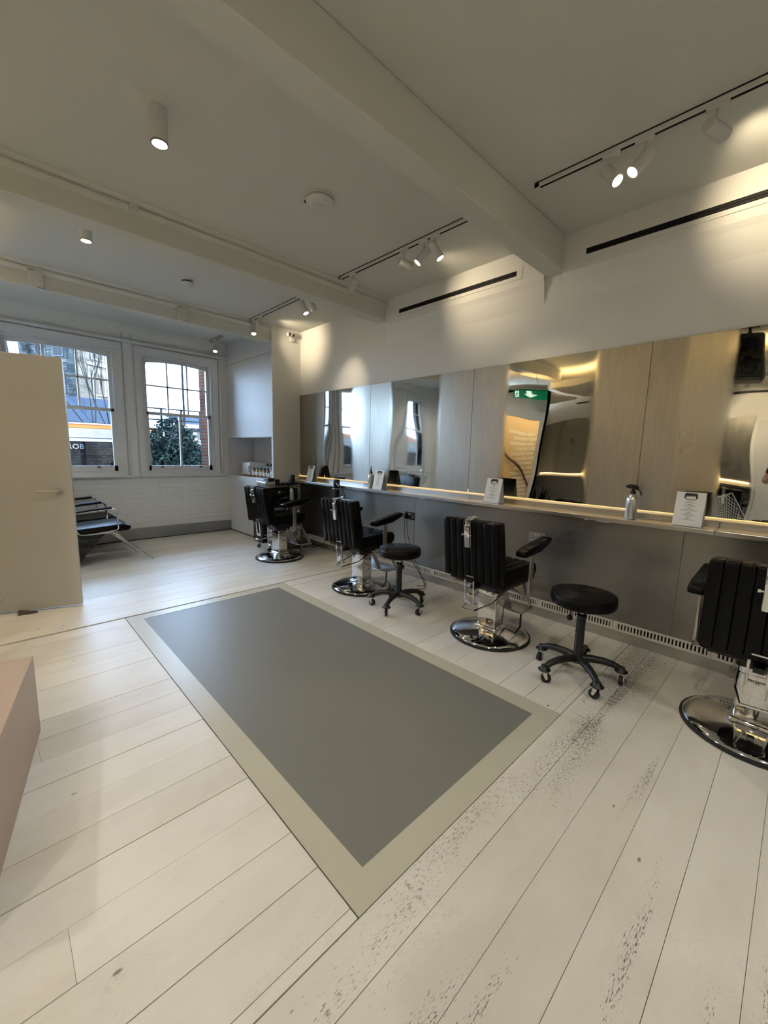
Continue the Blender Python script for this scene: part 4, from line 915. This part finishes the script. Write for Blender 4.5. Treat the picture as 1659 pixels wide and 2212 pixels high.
# small plant by the stair door
pl = root('potted_plant', 'small dark leafy plant in a pot by the stair doorway, seen in the mirror', 'plant', (-.24, 3.16, 0))
part('pot', MB().lathe([(0, 0), (.10, 0), (.14, .30), (.13, .30), (.12, .27), (0, .27)], 20), WOODD, pl)
lf = MB()
for i in range(22):
    a = i * 2.4; r = .05 + .012 * (i % 7); h = .30 + .45 * ((i * 37) % 10) / 10
    p = Vector((math.cos(a) * r, math.sin(a) * r, .28)); q = Vector((math.cos(a) * (r + .14), math.sin(a) * (r + .14), h + .18)); w = Vector((-math.sin(a), math.cos(a), 0)) * .022; m_ = (p + q) / 2 + Vector((0, 0, .05))
    vs = [lf.b.verts.new(v) for v in (p, m_ + w, q, m_ - w)]; lf.b.faces.new(vs)
part('leaves', lf, LEAF, pl, 0)['kind'] = 'stuff'

# ------------------------------------------------------------------ the photographer, whose arm shows in the mirror
def skin(name, V, E_, rad, m, parent, root_i=0, sub=2):
    me = bpy.data.meshes.new(name); me.from_pydata([Vector(v) for v in V], E_, []); o = bpy.data.objects.new(name, me); C.objects.link(o)
    sk_ = o.modifiers.new('s', 'SKIN'); sk_.use_smooth_shade = True; ss = o.modifiers.new('u', 'SUBSURF'); ss.levels = sub
    for i, r in enumerate(rad):
        d = me.skin_vertices[0].data[i]; d.radius = (r, r) if isinstance(r, (int, float)) else r; d.use_root = (i == root_i)
    dg = bpy.context.evaluated_depsgraph_get(); m2 = bpy.data.meshes.new_from_object(o.evaluated_get(dg)); bpy.data.objects.remove(o); bpy.data.meshes.remove(me)
    m2.materials.clear(); m2.materials.append(m); m2.name = name
    for p in m2.polygons: p.use_smooth = True
    return link(name, m2, parent)
ps = root('person', 'person in black short-sleeved top holding up a phone, reflected at the mirror edge', 'person', (-.36, .06, 0))
V = [(0, 0, .93), (0, 0, 1.10), (0, 0, 1.25), (0, 0, 1.38), (.01, 0, 1.47), (.02, 0, 1.55),          # pelvis..neck..
     (0, .20, 1.40), (.06, .33, 1.14), (.22, .20, 1.27), (.30, .10, 1.33),                        # +y arm: shoulder, elbow, wrist, palm
     (0, -.20, 1.40), (.08, -.28, 1.13), (.22, -.15, 1.26), (.30, -.08, 1.33),
     (0, .10, .86), (.02, .11, .50), (-.01, .12, .09), (.12, .14, .035),
     (0, -.10, .86), (.02, -.11, .50), (-.01, -.12, .09), (.12, -.14, .035)]
Ed = [(0, 1), (1, 2), (2, 3), (3, 4), (4, 5), (3, 6), (6, 7), (7, 8), (8, 9), (3, 10), (10, 11), (11, 12), (12, 13), (0, 14), (14, 15), (15, 16), (16, 17), (0, 18), (18, 19), (19, 20), (20, 21)]
rd = [(.15, .11), (.13, .10), (.15, .11), (.13, .10), .06, .052, .058, .042, .028, (.032, .022), .058, .042, .028, (.032, .022), .085, .058, .042, .035, .085, .058, .042, .035]
body = skin('body', V, Ed, rd, SKIN, ps)
skin('shirt', [(0, 0, .90), (0, 0, 1.02), (0, 0, 1.15), (0, 0, 1.28), (0, 0, 1.40), (0, .19, 1.405), (.045, .29, 1.22), (0, -.19, 1.405), (.06, -.25, 1.22)], [(0, 1), (1, 2), (2, 3), (3, 4), (4, 5), (5, 6), (4, 7), (7, 8)], [(.18, .13), (.165, .12), (.165, .12), (.175, .125), (.14, .105), .075, .062, .075, .062], CLOTH, ps)
skin('trousers', [(0, 0, .97), (0, 0, .88), (0, .10, .80), (.02, .115, .48), (-.01, .12, .10), (0, -.10, .80), (.02, -.115, .48), (-.01, -.12, .10)], [(0, 1), (1, 2), (2, 3), (3, 4), (1, 5), (5, 6), (6, 7)], [(.17, .13), (.17, .13), .105, .078, .065, .105, .078, .065], CLOTH, ps)
for s in (-1, 1): part('shoe', MB().box(-.06, .20, s * .13 - .045, s * .13 + .045, 0, .085, bev=.03, seg=3), BLACKP, ps)
hd_ = MB().sph((.045, 0, 1.665), .105, (.92, .78, 1.12), 24); hd_.prism([(.13, 1.665), (.165, 1.635), (.13, 1.625)], 'y', -.012, .012, bev=.004)
for s in (-1, 1): hd_.sph((.035, s * .083, 1.655), .026, (.6, .3, 1.1), 10)
head = part('head', hd_, SKIN, ps)
for s in (-1, 1): part('eye', MB().sph((.128, s * .032, 1.675), .012, (.7, 1, .7), 10), WPLAST, head); 
part('mouth', MB().box(.122, .134, -.025, .025, 1.600, 1.608, bev=.003), mat('lips', (.35, .14, .11), .5, var=.05), head)
part('hair', MB().sph((.025, 0, 1.70), .112, (.92, .84, 1.0), 24), HAIR, ps)
for s in (-1, 1):
    base = Vector((.30, s * .09 + .01, 1.335))
    for f in range(4):
        z = 1.300 + f * .022; L = (.9, 1, .95, .8)[f]
        skin('finger', [(.305, s * .075, z), (.322, s * .060, z + .002), (.330, s * (.060 - .028 * L), z + .004), (.326, s * (.056 - .045 * L), z + .006)], [(0, 1), (1, 2), (2, 3)], [.010, .0095, .0085, .007], SKIN, ps, sub=1)
    skin('thumb', [(.300, s * .080, 1.310), (.318, s * .055, 1.300), (.327, s * .028, 1.298)], [(0, 1), (1, 2)], [.012, .011, .009], SKIN, ps, sub=1)
ph = thing('phone', MB().box(-.039, .039, -.078, .078, -.004, .004, bev=.003), BLACKP, 'black phone held up by the person reflected in the mirror', 'phone')
ph.matrix_world = cam.matrix_world @ Matrix.Translation((.0, -.03, .022))

# ------------------------------------------------------------------ outside the windows
struct('ground_outside', MB().box(-60, 60, YB + .6, 120, -6.2, -6), ASPH)
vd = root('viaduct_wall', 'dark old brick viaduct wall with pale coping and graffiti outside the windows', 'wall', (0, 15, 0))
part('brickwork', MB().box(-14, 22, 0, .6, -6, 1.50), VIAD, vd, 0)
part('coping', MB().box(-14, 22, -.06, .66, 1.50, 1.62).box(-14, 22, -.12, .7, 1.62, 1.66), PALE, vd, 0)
for xx in (-3, 2.35, 9.0): part('buttress', MB().box(xx - .3, xx + .3, -.12, 0, -6, 1.49), VIAD, vd, 0)
text_mesh('ROBOT', .21, PALE, 'graffiti', vd, Matrix.Translation((1.98, -.004, 1.34)) @ Matrix.Rotation(R(90), 4, 'X'), .003, 1.0)
bd = root('bridge_parapet', 'white bridge parapet with orange stripe behind the viaduct wall', 'bridge', (0, 18, 0))
part('parapet', MB().box(-20, 5, 0, .4, -6, 2.0), PALE, bd, 0); part('stripe', MB().box(-20, 5, -.02, 0, 2.0, 2.12), ORANGE, bd, 0); part('cap', MB().box(-20, 5, -.05, .45, 2.12, 2.18), PALE, bd, 0)
bal = MB()
for k in range(34): bal.lathe([(.05, 0), (.09, .25), (.05, .55), (.09, .6)], 8, (5.4 + k * .28, .2, 1.6))
part('baluster', bal, PALE, bd)['kind'] = 'stuff'; part('handrail', MB().box(5.2, 16, 0, .4, 2.2, 2.36).box(5.2, 16, 0, .4, 1.3, 1.6), PALE, bd, 0)
rl = root('iron_railing', 'thin dark iron railing on the viaduct top outside the narrower window', 'railing', (0, 14.95, 1.66))
for k in range(9): part('post', MB().box(2.9 + k * .62, 2.96 + k * .62, 0, .06, -.6 if k in (4, 6) else 0, 1.0), IRON, rl, 0)
for z in (.3, .62, .98): part('rail', MB().box(2.9, 7.9, 0, .04, z - .025, z + .025), IRON, rl, 0)
# ivy bush: leaf quads through one mesh
iv = MB(); rr = random.Random(3)
for i in range(9000):
    u, v = rr.uniform(-1, 1), rr.uniform(0, 1); x = 4.45 + u * 1.7 * (1 - .35 * v); z = -2.2 + v * 4.6 * (1 - .30 * abs(u + .1) ** 1.5) + rr.uniform(-.1, .1); yv = 14.55 + rr.uniform(-.35, .35) * (1 - v * .4)
    s = rr.uniform(.04, .085); a = Vector((rr.uniform(-1, 1), rr.uniform(-1, .3), rr.uniform(-1, 1))).normalized(); b = a.cross(Vector((rr.uniform(-1, 1), rr.uniform(-1, 1), .5))).normalized()
    c = Vector((x, yv, z)); iv.b.faces.new([iv.b.verts.new(c + a * s), iv.b.verts.new(c + b * s * .6), iv.b.verts.new(c - a * s), iv.b.verts.new(c - b * s * .6)])
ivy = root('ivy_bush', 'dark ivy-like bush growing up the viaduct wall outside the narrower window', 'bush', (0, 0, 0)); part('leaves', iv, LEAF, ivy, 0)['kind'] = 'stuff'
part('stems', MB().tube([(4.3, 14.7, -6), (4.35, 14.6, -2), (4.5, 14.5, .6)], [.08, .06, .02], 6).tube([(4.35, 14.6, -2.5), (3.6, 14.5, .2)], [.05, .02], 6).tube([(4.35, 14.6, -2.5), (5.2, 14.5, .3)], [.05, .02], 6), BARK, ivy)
# church tower turned so that two faces show
ch = root('church_tower', 'square flint church tower with paired arched windows and clock seen through the wider window', 'church', (8.0, 60, 0), R(30))
tw_ = 8.0
part('tower', MB().box(0, tw_, 0, tw_, -6, 24), STONE, ch, 0)
for z in (6.6, 10.9, 15.5): part('string_course', MB().box(-.18, tw_ + .18, -.18, tw_ + .18, z, z + .35), PALE, ch, 0)
for a in ((-.4, .9, -.4, .9), (tw_ - .9, tw_ + .4, -.4, .9), (-.4, .9, tw_ - .9, tw_ + .4)): part('buttress', MB().box(*a, -6, 18), STONE, ch, 0)
def arch(w, h, n=8): return [(-w, 0), (w, 0), (w, h - w)] + [(w * math.cos(math.pi * i / n), h - w + 1.2 * w * math.sin(math.pi * i / n)) for i in range(1, n)] + [(-w, h - w)]
for lv in (7.4, 11.6, 16.2):
    for c in (2.6, 5.4):
        for face in (0, 1):
            M = Matrix.Translation((c, -.02, lv)) if face == 0 else Matrix.Translation((-.02, c, lv)) @ Matrix.Rotation(R(-90), 4, 'Z')
            f = part('window_surround', MB().prism(arch(.85, 3.1), 'y', -.10, .05).xf(M), PALE, ch, 0)
            w_ = MB().prism(arch(.30, 2.5), 'y', -.13, 0); w_.xf(M @ Matrix.Translation((-.36, 0, .15))); part('light', w_, DARK, f, 0)
            w_ = MB().prism(arch(.30, 2.5), 'y', -.13, 0); w_.xf(M @ Matrix.Translation((.36, 0, .15))); part('light', w_, DARK, f, 0)
ck = part('clock_face', MB().lathe([(0, .12), (.95, .12), (1.1, .05), (1.1, 0), (0, 0)], 28, M=Matrix.Translation((4.0, -.02, 13.4)) @ Matrix.Rotation(R(90), 4, 'X')), PALE, ch)
part('clock_hands', MB().box(3.96, 4.04, -.20, -.15, 13.4, 14.2).box(4.0, 4.5, -.20, -.15, 13.36, 13.44), ORANGE, ck, 0)
def house(name, label, x0, x1, y0, y1, z, zr, wallm):
    h = root(name, label, 'building', (0, 0, 0)); part('walls', MB().box(x0, x1, y0, y1, -6, z), wallm, h, 0)
    part('roof', MB().prism([(y0 - .3, z), (y1 + .3, z), ((y0 + y1) / 2, zr)], 'x', x0 - .3, x1 + .3), ROOF, h, 0)
    x = x0 + 1
    while x < x1 - 1.2:
        part('house_window', MB().box(x, x + .8, y0 - .04, y0 + .02, z - 1.9, z - .6), IRON, h, 0); x += 2.0
    return h
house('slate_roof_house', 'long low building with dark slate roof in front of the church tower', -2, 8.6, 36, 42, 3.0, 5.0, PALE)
house('pale_station_building', 'pale low building behind the railing outside the narrower window', 12.5, 24, 38, 44, 3.0, 4.4, PALE)
for k in range(3): pass
lm = root('street_mast', 'tall thin dark lamp mast rising behind the narrower window', 'mast', (9.78, 30, 0)); part('pole', MB().cyl((0, 0, -6), (0, 0, 12), .10, .06, n=8), IRON, lm); part('base', MB().cyl((0, 0, -6), (0, 0, 1.4), .16, n=8), IRON, lm)
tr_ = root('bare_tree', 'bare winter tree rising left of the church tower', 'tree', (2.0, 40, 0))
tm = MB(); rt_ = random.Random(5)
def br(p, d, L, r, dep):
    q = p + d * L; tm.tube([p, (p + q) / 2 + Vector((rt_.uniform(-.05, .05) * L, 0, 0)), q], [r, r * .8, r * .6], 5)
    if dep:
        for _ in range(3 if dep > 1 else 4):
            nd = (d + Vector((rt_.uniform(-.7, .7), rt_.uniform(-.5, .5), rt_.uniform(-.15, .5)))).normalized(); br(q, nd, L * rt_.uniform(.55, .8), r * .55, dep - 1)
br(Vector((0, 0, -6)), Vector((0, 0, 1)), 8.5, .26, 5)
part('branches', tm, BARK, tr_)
t2 = copy_tree(tr_, (6.6, 33, -4.4), R(70), 'bare branches in front of the church tower foot'); t2.scale = (.55, .55, .75)
thing('brick_pier', MB().box(0, .16, 0, .30, -3, 4.5), REDB, 'orange brick pier of the facade at the right edge of the narrower window', 'pier', loc=(2.69, YB + TH + .001, 0))
